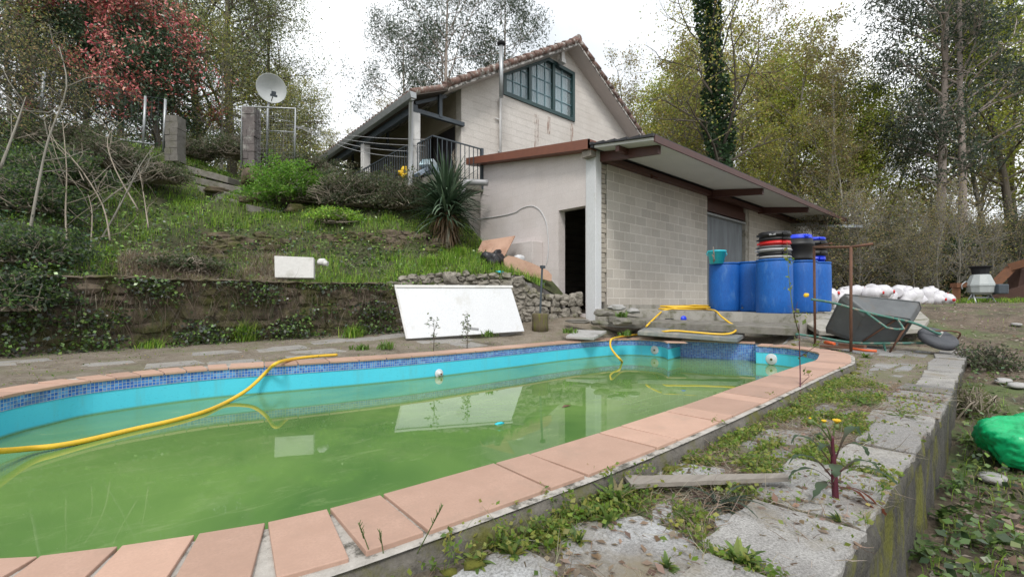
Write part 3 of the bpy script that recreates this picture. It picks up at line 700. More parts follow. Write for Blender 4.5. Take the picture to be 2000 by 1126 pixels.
def zt2(u): return np.interp(u, [0, .12, .2, .7, .84, .94, 1], [.95, 1.0, 1.2, 1.22, 1.18, .98, .86])
stone_run(mb, right, lambda u: .0+.3*u, zt2, (.09, .15), (.13, .28), .22, 8, 2, .4)
for i in range(59):
    x0 = 3.5+i*.048; x1 = x0+.048; y0 = float(np.interp(x0, [p[0] for p in right], [p[1] for p in right])); y1 = float(np.interp(x1, [p[0] for p in right], [p[1] for p in right])); z = float(zt2((x0-3.5)/2.85))-.06
    mb.add([(x0, y0+.06, -.2), (x1, y1+.06, -.2), (x1, y1+.06, z), (x0, y0+.06, z), (x1, y1+.5, z), (x0, y0+.5, z)], [(0, 1, 2, 3), (3, 2, 4, 5)])
tag(obj('rubble_wall', mb, M_rubble), 'grey dry rubble wall stepping down between the white board and the doorway', 'wall')
mb = MB(); stone_run(mb, [(6.3, 6.42), (6.75, 6.22), (7.02, 5.98)], lambda u: .3, lambda u: .84, (.12, .17), (.15, .24), .22, 4, 2, .35)
mb.box2((6.3, 6.5, .2), (7.0, 6.6, .78))
tag(obj('doorstep_rubble', mb, M_rubble), 'low pale rubble pile in front of the dark doorway beside the white pillar', 'wall')

# ------------------------------------------------------------------ garage
ZC = HC                                           # heights below are measured from eye level and shifted by ZC
garage = thing('garage', 'low split face block garage with deep canopy and pink painted end wall with open doorway', 'garage', (7.08, 5.775, .4))
zr = lambda y: ZC+2.78+.155*(y-4.3)               # underside of the roof
X0, YF, YB, XE = 7.08, 5.775, 9.45, 21.4
def walled(name, outer, holes, axis, c, th, mat, parent):   # wall in a plane with real holes and thickness, cut into vertical strips
    mk = (lambda a, z, d: (c+d, a, z)) if axis == 'y' else (lambda a, z, d: (a, c+d, z)); mb = MB()
    def span(q, a):
        zs_ = []
        for i in range(len(q)):
            (a0, z0), (a1, z1) = q[i], q[(i+1) % len(q)]
            if abs(a1-a0) > 1e-6 and min(a0, a1)-1e-4 <= a <= max(a0, a1)+1e-4: zs_.append(z0+(z1-z0)*(a-a0)/(a1-a0))
        return (min(zs_), max(zs_)) if zs_ else None
    br = sorted({round(p[0], 5) for q in [outer]+holes for p in q})
    for a0, a1 in zip(br, br[1:]):
        if a1-a0 < 5e-4: continue
        e = (a1-a0)*1e-3; m_ = (a0+a1)/2; hs = sorted([(span(h, a0+e), span(h, a1-e)) for h in holes if span(h, m_)], key=lambda t: t[0][0]); o0, o1 = span(outer, a0+e), span(outer, a1-e)
        lo = (o0[0], o1[0])
        for h in hs+[((o0[1],)*2, (o1[1],)*2)]:
            up = (h[0][0], h[1][0])
            for d in (0, th): mb.quad(mk(a0, lo[0], d), mk(a1, lo[1], d), mk(a1, up[1], d), mk(a0, up[0], d))
            lo = (h[0][1], h[1][1])
    for q in [outer]+holes:
        for i in range(len(q)): a, b = q[i], q[(i+1) % len(q)]; mb.quad(mk(*a, 0), mk(*b, 0), mk(*b, th), mk(*a, th))
    return obj(name, mb, mat, parent)
d0 = XP(1091, 411, X0); d1 = XP(1149.5, 400, X0); ztop = ZC+(HY-405)/FP*9.4
ya, yb = d1[1], d0[1]
walled('painted_wall', [(5.93, -.1), (5.93, zr(5.93)), (YB, zr(YB)), (YB, -.1)], [[(5.95, .42), (5.95, d1[2]), (yb, d0[2]), (yb, .42)]], 'y', X0, .2, M_pinkwall, garage)
mb = MB(); mb.box2((X0-.02, 5.68, .28), (X0+.17, 5.93, zr(5.8))); obj('pillar', mb, M_white, garage, .012)
# toothed block ends next to the pillar
mb = MB(); z = .66; k = 0
while z < zr(5.77)-.2: mb.box2((X0+.175, 5.775-.0, z), (X0+.40+(.05 if k % 2 else 0), 5.95, z+.185)); z += .2; k += 1
obj('block_end', mb, M_blocke, garage, .006)
xs0 = X0+.46; xd0, xd1 = 11.84, 14.35
mb = MB(); mb.box2((xs0, YF, .60), (xd0, YF+.2, zr(YF)-.0)); obj('block_wall', mb, M_block, garage)
mb = MB(); mb.box2((xd1+.18, YF+.0, .3), (XE, YF+.2, zr(YF))); obj('block_wall', mb, M_block, garage)
mb = MB(); mb.box2((xs0, YF-.03, .3), (xd0, YF+.2, .6)); obj('plinth', mb, M_conc, garage); mb = MB(); mb.box2((xd1, YF+.04, .3), (xd1+.18, YF+.2, zr(YF))); obj('door_post', mb, M_conc, garage)
mb = MB(); mb.box2((X0+.2, YB, .2), (XE, YB+.2, zr(YB))); mb.box2((XE-.2, YF+.2, .2), (XE-.001, YB, zr(YB))); obj('rear_wall', mb, M_blocke, garage)
mb = MB(); mb.box2((X0+.2, YF+.2, .36), (XE-.2, YB, .42)); obj('floor', mb, M_concd, garage)
# corrugated sliding shutter
mb = MB(); v = []; n = 160; zt = zr(YF)-.62
for i in range(n+1):
    x = xd0+(xd1-xd0)*i/n; y = YF+.14+(.012 if (i//2) % 2 else 0)
    v += [(x, y, .4), (x, y, zt)]
mb.add(v, [(2*i, 2*i+2, 2*i+3, 2*i+1) for i in range(n)]); sh = obj('shutter', mb, M_shutter, garage)
mb = MB(); mb.box2((xd0, YF+.02, zt), (xd1, YF+.16, zt+.05)); obj('rail', mb, M_steel, sh)
mb = MB(); mb.box2((xd0, YF+.05, zt+.10), (xd1, YF+.18, zt+.34)); mb.box2((xd0, YF+.1, zt+.34), (xd1, YF+.19, zr(YF))); obj('lintel', mb, M_brown, garage)
mb = MB(); mb.lathe((xd0-.02, YF-.05, ZC+1.35), [(0, -.05), (.035, -.03), (.05, 0), (.035, .03), (0, .05)], 14, Matrix.Rotation(PI/2, 3, 'X')); obj('door_stop', mb, M_white, garage)
# roof
YR0, YR1, XR0, XR1 = 4.3, 9.75, 6.86, 18.9
mb = MB()
mb.prism([(XR0+.03, YR0, zr(YR0)), (XR0+.03, YF-.2, zr(YF-.2)), (XR0+.03, YF-.2, zr(YF-.2)+.05), (XR0+.03, YR0, zr(YR0)+.05)], (XR1-XR0, 0, 0)); rf = obj('canopy', mb, M_soffit, garage)
mb = MB(); mb.prism([(XR0, YF-.2, zr(YF-.2)+.002), (XR0, YR1, zr(YR1)+.002), (XR0, YR1, zr(YR1)+.06), (XR0, YF-.2, zr(YF-.2)+.06)], (XE+.3-XR0, 0, 0))
for k in range(6): mb.prism([(XR0-.02, YR0+k*.26-.02, zr(YR0+k*.26)+.052), (XR0-.02, YR0+.25+k*.26, zr(YR0+k*.26+.25)+.052), (XR0-.02, YR0+.25+k*.26, zr(YR0+k*.26+.25)+.075), (XR0-.02, YR0+k*.26-.02, zr(YR0+k*.26)+.105)], (XR1-XR0+.06, 0, 0))
obj('roof', mb, M_roofmetal, garage)
mb = MB(); mb.prism([(XR0-.03, YF-.12, zr(YF-.12)-.02), (XR0-.03, YR1, zr(YR1)-.02), (XR0-.03, YR1, zr(YR1)+.15), (XR0-.03, YF-.12, zr(YF-.12)+.17)], (.03, 0, 0)); mb.prism([(XR0-.03, YF-.12, zr(YF-.12)-.02), (XR0-.03, YF-.12, zr(YF-.12)+.17), (XR0+.2, YF-.12, zr(YF-.12)+.17), (XR0+.2, YF-.12, zr(YF-.12)-.02)], (0, .03, 0)); mb.prism([(XR0, YF-.1, zr(YF-.1)-.021), (XR0, YR1, zr(YR1)-.021), (X0, YR1, zr(YR1)-.021), (X0, YF-.1, zr(YF-.1)-.021)], (0, 0, .018)); obj('fascia', mb, M_fascia, garage)
mb = MB(); mb.box2((XR0+.04, YR0-.03, zr(YR0)-.03), (XR1, YR0, zr(YR0)+.085)); obj('edge_trim', mb, M_brown, garage)
for x in (7.2, 11.82, 15.16, 18.45):              # brackets
    mb = MB(); a = zr(YF); b = zr(YR0+.1)
    mb.prism([(x, YF-.0, a-.20), (x, YR0+.1, b-.15), (x, YR0+.1, b-.003), (x, YF-.0, a-.003)], (.09, 0, 0)); obj('bracket', mb, M_brown, garage)
mb = MB(); mb.box2((7.3, YF-.14, zr(YF)-.17), (XR1-.3, YF-.004, zr(YF)-.06)); mb.box2((8.9, YF-.2, zr(YF)-.25), (8.93, YF-.15, zr(YF)-.15)); mb.bar((8.915, YF-.17, zr(YF)-.18), (8.915, YF-.32, zr(YF)-.27), .025, .025); obj('wall_beam', mb, M_brown, garage)
mb = MB(); mb.prism([(XR0+.06, YF-.75, zr(YF-.75)-.10), (XR0+.5, YF-.75, zr(YF-.75)-.10), (XR0+.5, YF-.75, zr(YF-.75)-.004), (XR0+.06, YF-.75, zr(YF-.75)-.004)], (0, .08, 0)); obj('purlin', mb, M_brown, garage)
mb = MB(); mb.box2((XR0+.04, YF-.11, zr(YF)-.15), (X0-.02, YF+.12, zr(YF)-.03)); obj('timber_block', mb, M_wood, garage)
a = D(1600, 441, 15.6); b = D(1685, 442, 15.0); mb = MB(); mb.bar(a, b, .06, .09); mb.bar((a[0], a[1]+.02, a[2]+.08), (a[0]-.1, YF, a[2]+.12), .08, .1); obj('gutter', mb, M_steel, garage)
# cable on the painted wall
pts = [XP(px, py, X0-.012) for px, py in ((925, 431), (940, 427), (975, 422), (1005, 415), (1020, 406), (1038, 402), (1052, 408), (1062, 422), (1068, 440), (1071, 470), (1070, 500), (1067, 516))]
mb = MB(); mb.tube(catmull(pts, 5), .009, 6); obj('cable', mb, M_white, garage)
mb = MB(); a = XP(1003, 476, X0); b = XP(1057, 472, X0)     # meter box ledge built against the wall
mb.box2((X0-.32, b[1]-.05, .5), (X0, a[1], a[2]-.05)); obj('wall_stub', mb, M_pinkwall, garage, .01)

# ------------------------------------------------------------------ house
YG = 10.2
house = thing('house', 'rendered gable house above the garage with green framed window, tiled roof and side porch', 'house', (7.0, YG, 3.4))
ridge = YP(1108, 100, YG); eL = YP(868, 163, YG); eR = YP(1236, 268, YG)
sl = (ridge[2]-YP(901, 163, YG)[2])/(ridge[0]-YP(901, 163, YG)[0])
xl = YP(901, 163, YG)[0]; RX, RZ = ridge[0], ridge[2]
zrf = lambda x: RZ-.60*abs(x-RX)                   # underside of the roof
XL, XRr = 5.35, 16.2
wpx = [(982, 188), (982, 140), (1068, 112), (1121, 143), (1121, 236)]
WN = [YP(px, py, YG) for px, py in wpx]; wn = [(p[0], p[2]) for p in WN]
# square the frame up: vertical jambs, level sill
zs = (wn[0][1]+wn[4][1])/2; wx0, wx1 = wn[0][0], wn[4][0]; hexo = [(wx0, zs), (wx0, zrf(wx0)-.22), (RX-.55, zrf(RX-.55)-.2), (wx1-.0, wn[3][1]), (wx1, zs)]
hexo[2] = (wn[2][0], wn[2][1]+.0); hexo[1] = (wx0, wn[1][1])
walled('gable_wall', [(xl, 2.2), (xl, zrf(xl)), (RX, RZ), (XRr-.6, zrf(XRr-.6)), (XRr-.6, 2.2)], [hexo[::-1]], 'x', YG, .25, M_gable, house)
dz0, dz1 = ZC+2.95, ZC+4.95
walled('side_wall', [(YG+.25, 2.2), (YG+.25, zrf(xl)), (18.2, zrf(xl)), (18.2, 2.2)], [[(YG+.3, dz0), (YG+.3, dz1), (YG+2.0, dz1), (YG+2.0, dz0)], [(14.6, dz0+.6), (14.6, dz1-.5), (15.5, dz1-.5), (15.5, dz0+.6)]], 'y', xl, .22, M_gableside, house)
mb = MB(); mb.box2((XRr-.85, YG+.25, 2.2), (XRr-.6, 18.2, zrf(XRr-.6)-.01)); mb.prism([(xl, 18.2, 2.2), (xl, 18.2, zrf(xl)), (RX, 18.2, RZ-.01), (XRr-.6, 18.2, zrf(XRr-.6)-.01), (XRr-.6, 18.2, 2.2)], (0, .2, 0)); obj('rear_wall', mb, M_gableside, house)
mb = MB(); mb.box2((xl+.22, YG+.25, dz0-.1), (XRr-.85, 18.2, dz0)); obj('floor', mb, M_dark, house)
# rust streaks below the window
m, n, b = newmat('rust_streak'); b.inputs['Roughness'].default_value = .9; b.inputs['Base Color'].default_value = (.36, .22, .16, 1)
mk = ramp(n, ntex(n, 7, 8, .8, mapping(n, (2.2, 1, .5))), .45, .7); n.links.new(mk, b.inputs['Alpha'])
for px, a_, b_, w_ in ((1048, 224, 290, .1), (1072, 228, 262, .08), (1117, 242, 285, .07)):
    p = YP(px, a_, YG-.004); q = YP(px, b_, YG-.004); mb = MB(); x = p[0]; mb.quad((x-w_, YG-.004, q[2]), (x+w_*.8, YG-.004, q[2]), (x+w_, YG-.004, p[2]), (x-w_, YG-.004, p[2])); obj('rust_stain', mb, m, house)
# picture window
def inset(q, d):
    n = len(q); o = []
    for i in range(n):
        a, b, c = Vector(q[i-1]), Vector(q[i]), Vector(q[(i+1) % n]); e1 = (b-a).normalized(); e2 = (c-b).normalized(); n1 = Vector((e1.y, -e1.x)); n2 = Vector((e2.y, -e2.x)); m = (n1+n2); m = m/m.length_squared*2
        o.append(tuple(b+m*d*1.0))
    return o
def ringp(mb, o, i, y0, y1):
    n = len(o)
    for k in range(n):
        a, b, c, d = o[k], o[(k+1) % n], i[(k+1) % n], i[k]; mb.prism([(a[0], y0, a[1]), (b[0], y0, b[1]), (c[0], y0, c[1]), (d[0], y0, d[1])], (0, y1-y0, 0))
hi = inset(hexo, .11); 
cx = sum(p[0] for p in hexo)/5
if abs(hi[0][0]-cx) > abs(hexo[0][0]-cx): hi = inset(hexo, -.11)
win = obj('picture_window', (lambda m: (ringp(m, hexo, hi, YG-.05, YG+.1), m)[1])(MB()), M_frame, house)
mb = MB(); mb.prism([(x, YG+.06, z) for x, z in hi], (0, .006, 0))
m, n, b = newmat('window_glass'); b.inputs['Base Color'].default_value = (.75, .85, .88, 1); b.inputs['Roughness'].default_value = .03; b.inputs['Transmission Weight'].default_value = .85; b.inputs['IOR'].default_value = 1.4; M_glass = m
obj('pane', mb, M_glass, win)
def topz(x): return np.interp(x, [p[0] for p in (hi[1], hi[2], hi[3])], [p[1] for p in (hi[1], hi[2], hi[3])])
mw = [YP(px, 170, YG)[0] for px in (1035, 1081)]; zb_ = hi[0][1]
for x in mw:
    mb = MB(); mb.box2((x-.055, YG-.03, zb_), (x+.055, YG+.058, float(topz(x)))); obj('mullion', mb, M_frame, win)
M_muntin = pm('pale_glazing_bar', (.20, .33, .37), None, 5, .5, 0)
edges = [hi[0][0]]+mw+[hi[4][0]]; mb = MB()
for i, nn in ((0, 3), (1, 3), (2, 2)):
    for k in range(1, nn): x = edges[i]+(edges[i+1]-edges[i])*k/nn; mb.box2((x-.011, YG+.03, zb_), (x+.011, YG+.058, float(topz(x))))
z = zb_+.42
while z < max(p[1] for p in hi):
    a = hi[0][0]; b = hi[4][0]
    while topz(a) < z and a < b: a += .05
    while topz(b) < z and b > a: b -= .05
    if b-a > .1: mb.box2((a, YG+.032, z-.011), (b, YG+.056, z+.011))
    z += .44
obj('glazing_bars', mb, M_muntin, win)
mb = MB(); v = []; n = 90
for i in range(n+1): x = hi[0][0]+(hi[4][0]-hi[0][0])*i/n; y = YG+.2+.02*math.sin(i*1.7)+.012*math.sin(i*.6); v += [(x, y, zb_-.1), (x, y, float(topz(x))+.1)]
mb.add(v, [(2*i, 2*i+2, 2*i+3, 2*i+1) for i in range(n)], True); obj('curtain', mb, M_curtain, win)
# roof: two slabs with verge render and barrel tiles along the rake
OV = .5
mb = MB()
for sgn, xe_ in ((-1, 6.35), (1, XRr+.1)):
    a = (RX, YG-OV, RZ+.0); b = (xe_, YG-OV, zrf(xe_)); mb.prism([a, b, (b[0], b[1], b[2]+.10), (a[0], a[1], a[2]+.11)], (0, 8.6, 0))
roof = obj('roof', mb, M_verge, house)
M_sof = pm('pink_soffit', (.62, .55, .52), (.56, .50, .47), 3, .85, .2); mb = MB()
for xe_ in (6.37, XRr+.08): mb.prism([(RX, YG-OV+.02, RZ-.004), (xe_, YG-OV+.02, zrf(xe_)-.004), (xe_, YG-.001, zrf(xe_)-.004), (RX, YG-.001, RZ-.004)], (0, 0, -.004))
obj('soffit', mb, M_sof, roof)
mb = MB()
for xe_, sg in ((6.3, -1), (XRr+.15, 1)):
    L = math.hypot(xe_-RX, .6*(xe_-RX)); nt_ = int(L/.38)
    for row in range(3):
        y = YG-OV+.03+row*.22
        for k in range(nt_):
            t0 = k/nt_; t1 = min(1.0, (k+1.12)/nt_); p = Vector((RX+(xe_-RX)*t0, y, RZ+.135-.6*abs((xe_-RX)*t0)+.02)); q = Vector((RX+(xe_-RX)*t1, y, RZ+.135-.6*abs((xe_-RX)*t1)+.045)); mb.tube([p, q], [.085, .105], 10)
mb.box2((RX-.02, YG-OV+.04, RZ+.12), (RX+.02, YG+8, RZ+.14)); mb.tube([(RX, YG-OV-.03, RZ+.19), (RX, YG-OV+.4, RZ+.2)], [.13, .11], 12)
# rest of the tiled field, as ribs running down the slope
for xe_ in (6.3, XRr+.15): mb.prism([(RX, YG-OV+.55, RZ+.115), (xe_, YG-OV+.55, zrf(xe_)+.115), (xe_, YG-OV+.55, zrf(xe_)+.16), (RX, YG-OV+.55, RZ+.16)], (0, 7.9, 0))
obj('tiles', mb, M_tile, roof)
# porch: lower roof, gutter, columns, beams
zp = lambda x: zrf(6.3)+.02-.42*(6.3-x)
pcol = thing and None
mb = MB(); mb.prism([(6.4, YG-.35, zp(6.4)), (5.38, YG-.35, zp(5.38)), (5.38, YG-.35, zp(5.38)+.07), (6.4, YG-.35, zp(6.4)+.07)], (0, 8.2, 0))
po = obj('porch_roof', mb, pm('dark_porch_boards', (.10, .08, .065), (.06, .05, .045), 4, .8, .3), house)
mb = MB(); yy = YG-.3
while yy < 18: mb.tube([(6.45, yy, zp(6.45)+.1), (5.33, yy, zp(5.33)+.1)], .085, 8); yy += .2
obj('porch_tiles', mb, M_tile, po)
zg = zp(5.38)
mb = MB(); mb.prism([(5.28, YG-.4, zg-.1), (5.42, YG-.4, zg-.1), (5.42, YG-.4, zg+.05), (5.24, YG-.4, zg+.05)], (0, 8.3, 0)); obj('gutter', mb, M_steel, house, .01)
mb = MB(); mb.box2((5.5, YG-.1, zg-.28), (5.62, 18, zg-.1)); mb.bar((5.55, YG, zg-.2), (xl+.05, YG-.04, zg-.2), .1, .1); mb.bar((6.3, YG-.04, zg-.2), (6.3, YG-.04, zp(6.3)), .09, .09); mb.bar((5.6, YG, zg-.02), (6.5, YG, zp(6.5)-.05), .05, .08)
for yy in (13.2, 16.0): mb.bar((5.55, yy, zg-.2), (xl+.05, yy, zg-.2), .1, .1); mb.bar((6.3, yy, zg-.2), (6.3, yy, zp(6.3)), .07, .07)
obj('porch_beam', mb, M_dkmetal, house)
for yy in (10.2, 13.2, 16.2):
    mb = MB(); mb.box2((5.48, yy-.09, ZC+2.9), (5.70, yy+.11, zg-.27)); mb.box2((5.455, yy-.02, ZC+2.9), (5.48, yy+.04, zg-.27)); obj('column', mb, M_offwhite, house, .012)
p0 = D(803, 190, 11.15); p1 = D(801, 362, 11.1); mb = MB(); mb.tube([(5.34, YG-.36, zg-.08), (p0[0], p0[1], p0[2]-.1), p1, (p1[0]+.05, p1[1]+.02, p1[2]-.1)], .055, 10); obj('downpipe', mb, M_white, house)
a = YP(977, 315, YG-.07); b = YP(977, 192, YG-.07); mb = MB(); mb.tube([a, (a[0], a[1], b[2])], .035, 8); mb.box((a[0]-.08, a[1]+.03, (a[2]+b[2])/2+.3), (.16, .03, .03)); mb.box((a[0], a[1]+.02, (a[2]+b[2])/2-.6), (.09, .05, .04)); obj('wall_pipe', mb, M_offwhite, house)
b2 = YP(979, 88, YG-OV-.1); mb = MB(); bb = YP(978, 190, YG-OV-.1); mb.tube([(b2[0], b2[1], bb[2]), (b2[0], b2[1], b2[2])], .06, 10); ch = obj('flue', mb, M_steel, house); mb = MB(); mb.lathe((b2[0], b2[1], b2[2]), [(.06, -.02), (.12, .02), (.10, .08), (0, .1)], 12); obj('flue_cap', mb, M_dark, ch)
a = YP(1098, 108, YG-.2); mb = MB(); mb.box(a, (.14, .1, .3)); mb.box((a[0], a[1], a[2]-.2), (.2, .16, .12)); obj('outdoor_lamp', mb, M_offwhite, house)
# floor slab of porch and balcony, railing
mb = MB(); fz = ZC+3.02; mb.box2((5.42, YG, fz-.14), (xl, 18, fz)); mb.box2((5.55, 9.33, fz-.16), (X0-.001, YG-.001, fz-.002)); obj('porch_floor', mb, M_concd, house)
mb = MB(); zt = fz+.93
def rail(a, b, n):
    mb.bar((*a, zt), (*b, zt), .035, .03); mb.bar((*a, fz+.08), (*b, fz+.08), .03, .02)
    for k in range(n+1): x = a[0]+(b[0]-a[0])*k/n; y = a[1]+(b[1]-a[1])*k/n; mb.bar((x, y, fz), (x, y, zt), .016, .016)
rail((5.6, 9.36), (7.05, 9.36), 11); rail((5.6, 9.36), (5.6, YG-.12), 7); rail((5.46, 10.35), (5.46, 13.1), 20); rail((5.46, 13.3), (5.46, 16.1), 20); mb.bar((7.05, 9.36, fz-.1), (7.05, 9.36, zt+.02), .07, .07)
obj('railing', mb, M_dkmetal, house)
mb = MB(); mb.box2((xl+.12, YG+.3, dz0), (xl+.16, YG+2.0, dz1)); obj('dark_door', mb, pm('dark_shutter', (.04, .035, .045), (.02, .02, .028), 9, .6, .2), house); mb = MB(); mb.box2((xl+.12, 14.6, dz0+.6), (xl+.16, 15.5, dz1-.5)); obj('side_window', mb, bpy.data.materials['dark_shutter'], house)
a = D(905, 355, 10.95); b = D(953, 357, 11.0)
mb = MB(); mb.tube(catmull([(a[0], a[1]+.05, a[2]-.3), (a[0]+.01, a[1], a[2]-.06), (a[0]+.12, a[1], a[2]+.01), b], 5), .075, 12); obj('drain_pipe', mb, M_grey, house)

# things on the porch
t = thing('chair', 'dark chair standing at the back of the porch behind the railing', 'chair', D(765, 338, 13.2)); c = Vector((6.2, 12.6, fz))
mb = MB(); mb.box(c+Vector((0, 0, .45)), (.42, .42, .05)); obj('seat', mb, M_dark, t, .01)
mb = MB(); mb.box(c+Vector((.19, 0, .85)), (.04, .42, .12))
for k in range(4): mb.box(c+Vector((.19, -.15+k*.1, .65)), (.03, .03, .35))
obj('backrest', mb, M_dark, t)
for dx in (-.18, .18):
    for dy in (-.18, .18): mb = MB(); mb.box(c+Vector((dx, dy, .22)), (.04, .04, .44)); obj('leg', mb, M_dark, t)
mb = MB(); M = Matrix.Rotation(.55, 3, 'Y') @ Matrix.Rotation(.3, 3, 'Z'); c = Vector(YP(846, 322, 9.85)); c.z = fz+.27; mb.box(c, (.62, .4, .18), M)
bx = obj('cardboard_box', mb, pm('printed_box', (.62, .66, .68), (.2, .42, .5), 2.2, .5, .02), None, .008); tag(bx, 'tilted white and pale blue box lying behind the balcony railing', 'box')
mb = MB(); mb.box(c+Vector((-.34, .02, -.1)), (.08, .36, .3), Matrix.Rotation(.9, 3, 'Y')); tag(obj('folded_panel', mb, pm('bluegrey_panel', (.28, .34, .42), None, 4, .5, .1)), 'blue grey panel leaning against the tilted box on the balcony', 'panel')
mb = MB(); c = Vector(D(789, 340, 11.6))
for k in range(9): mb.rock(c+Vector((rg.uniform(-.12, .12), rg.uniform(-.06, .06), rg.uniform(-.1, .1))), (.16, .14, .13), k, 2, .7)
tag(obj('yellow_sack', mb, M_gold), 'crumpled bright yellow sack at the porch edge beside the downpipe', 'sack')

# ------------------------------------------------------------------ clothes lines, dish, fences, pillars
mb = MB(); far = D(560, 244, 13.5); end = (5.6, 9.36, zt)
for k in range(4):
    a = Vector(D(566+k*8, 243+k*3, 13.6-k*.2)); b = Vector((5.62+.02*k, 9.6+.16*k, zt-.02-.10*k)); pts = [a.lerp(b, i/10)-Vector((0, 0, .12*math.sin(PI*i/10)*(1+k*.3))) for i in range(11)]; mb.tube(pts, .008, 5)
mb.tube([a, Vector(D(560, 246, 13.6)), Vector(D(590, 250, 13.1))], .012, 5); mb.tube([D(575, 250, 13.5), (Vector(D(575, 250, 13.5))-Vector((0, 0, 1.2)))], .02, 6)
tag(obj('clothes_line', mb, M_grey), 'four sagging pale clothes lines strung from the balcony railing to a post up the slope', 'clothes line')
t = thing('satellite_dish', 'round pale grey satellite dish on a thin pole beside the wire gate', 'satellite dish', D(522, 330, 12))
c = Vector(D(530, 173, 12)); view = (Vector((0, 0, HC))-c).normalized(); nd = (view+Vector((.0, 0, .12))+Vector((CU, -SU, 0))*.15).normalized(); M = nd.to_track_quat('Z', 'Y').to_matrix()
R_ = 26/FP*12; mb = MB(); mb.lathe(c, [(0, -.09), (R_*.35, -.075), (R_*.7, -.03), (R_, .03), (R_+.012, .035), (R_+.012, .02), (R_*.7, -.045), (0, -.105)], 40, M); obj('reflector', mb, pm('dish_grey', (.50, .52, .52), (.42, .45, .45), 3, .5, .05), t)
mb = MB(); mb.tube([c-nd*.1, c-nd*.18+Vector((0, 0, -.1)), Vector(D(523, 215, 12.05)), Vector(D(521, 325, 12.1))], .03, 8); obj('pole', mb, M_steel, t)
mb = MB(); f = c+nd*.42+Vector((0, 0, -.16)); mb.tube([c-Vector((0, 0, R_*.95)), f], .012, 6); obj('feed_arm', mb, M_steel, t)
mb = MB(); mb.box(f, (.1, .07, .08), M); mb.box(f+Vector((0, 0, -.07)), (.16, .05, .05), M); obj('receiver', mb, M_dkmetal, t)
def masonry(mb, c, w_, h, rows, seed):
    r = random.Random(seed); z = c[2]
    for k in range(rows):
        hh = h/rows
        for s in ((-.25, .25) if k % 2 else (-.32, .18)):
            L = w_*.5 if k % 2 else (w_*.36 if s < 0 else w_*.64); mb.box((c[0]+s*w_*CU+r.uniform(-.01, .01), c[1]-s*w_*SU+r.uniform(-.01, .01), z+hh/2), (L*.97, w_*.95, hh*.93), rotz(-.71) @ Matrix.Rotation(r.uniform(-.03, .03), 3, 'Y'))
        z += hh
    mb.box((c[0], c[1], c[2]+h/2-.02), (w_*.92, w_*.9, h-.06), rotz(-.71))
def masonry_old(mb, c, w_, h, rows, seed):
    r = random.Random(seed); z = c[2]
    for k in range(rows):
        hh = h/rows
        for s in ((-.25, .25) if k % 2 else (-.3, .2)): mb.rock((c[0]+s*w_*CU, c[1]-s*w_*SU, z+hh/2), (w_*.56, w_*.9, hh*1.04), r.randrange(99), 2, .12, rotz(-.71))
        z += hh
mb = MB(); c = D(343, 318, 11.2); masonry(mb, c, .31, 1.12, 7, 3); tag(obj('stone_pillar', mb, pm('grey_pillar_stone', (.19, .178, .16), (.10, .092, .08), 7, .95, .6, .015, dirt=(.10, .1, .06))), 'weathered grey stone gate pillar at the end of the wire fence', 'pillar')
mb = MB(); c = D(491, 328, 11.6); masonry(mb, c, .31, 1.5, 8, 5); tag(obj('brick_pillar', mb, pm('dark_pillar', (.15, .13, .125), (.09, .08, .08), 7, .95, .6, .015, dirt=(.3, .29, .27), dscale=5)), 'dark square gate pillar with a pale edge below the satellite dish', 'pillar')
t = thing('gate', 'open wire gate frame of grey tubes between the dark pillar and the shrub', 'gate', D(575, 322, 11.7)); g1 = [D(473, 208, 11.5), D(577, 212, 11.8), D(575, 322, 11.8)]
mb = MB(); mb.tube([D(471, 328, 11.4), g1[0], g1[1], g1[2]], .025, 8); mb.tube([D(520, 255, 11.7), D(577, 258, 11.8)], .012, 6); mb.tube([D(520, 228, 11.7), D(577, 240, 11.8)], .006, 5); obj('frame', mb, M_steel, t)
mb = MB()
for k in range(1, 18): a = Vector(g1[0]).lerp(Vector(g1[1]), k/18); mb.tube([a, a-Vector((0, 0, 1.45))], .0016, 3, False)
for k in range(1, 14): z = k*.105; mb.tube([Vector(g1[0])-Vector((0, 0, z)), Vector(g1[1])-Vector((0, 0, z))], .0016, 3, False)
obj('wire_mesh', mb, M_steel, t)
t = thing('wire_fence', 'sagging wire mesh fence with grey posts in front of the red leaved tree', 'fence', D(280, 275, 11.5)); fp = [D(-60, 200, 8.7), D(80, 206, 9.6), D(279, 275, 11.0), D(319, 281, 11.2)]; ft = [D(-60, 96, 8.7), D(86, 141, 9.6), D(284, 188, 11.0), D(323, 194, 11.2)]
for a, b in zip(fp[1:], ft[1:]): mb = MB(); mb.tube([Vector(a)-Vector((0, 0, .2)), b], .03, 6); obj('post', mb, M_steel, t)
mb = MB()
for i in range(3):
    a0, a1, b0, b1 = map(Vector, (fp[i], fp[i+1], ft[i], ft[i+1])); n = int((a1-a0).length/.12)
    for k in range(n): u = k/n; mb.tube([a0.lerp(a1, u), b0.lerp(b1, u)], .0035, 3, False)
    for k in range(11): u = k/10; mb.tube([a0.lerp(b0, u), a1.lerp(b1, u)], .0035 if k < 10 else .009, 3, False)
obj('wire_mesh', mb, M_dkmetal, t)
mb = MB(); mb.tube([D(110, 250, 9.8), D(205, 268, 10.6), D(300, 282, 11.0)], .022, 6); obj('rail', mb, M_steel, t)
mb = MB()
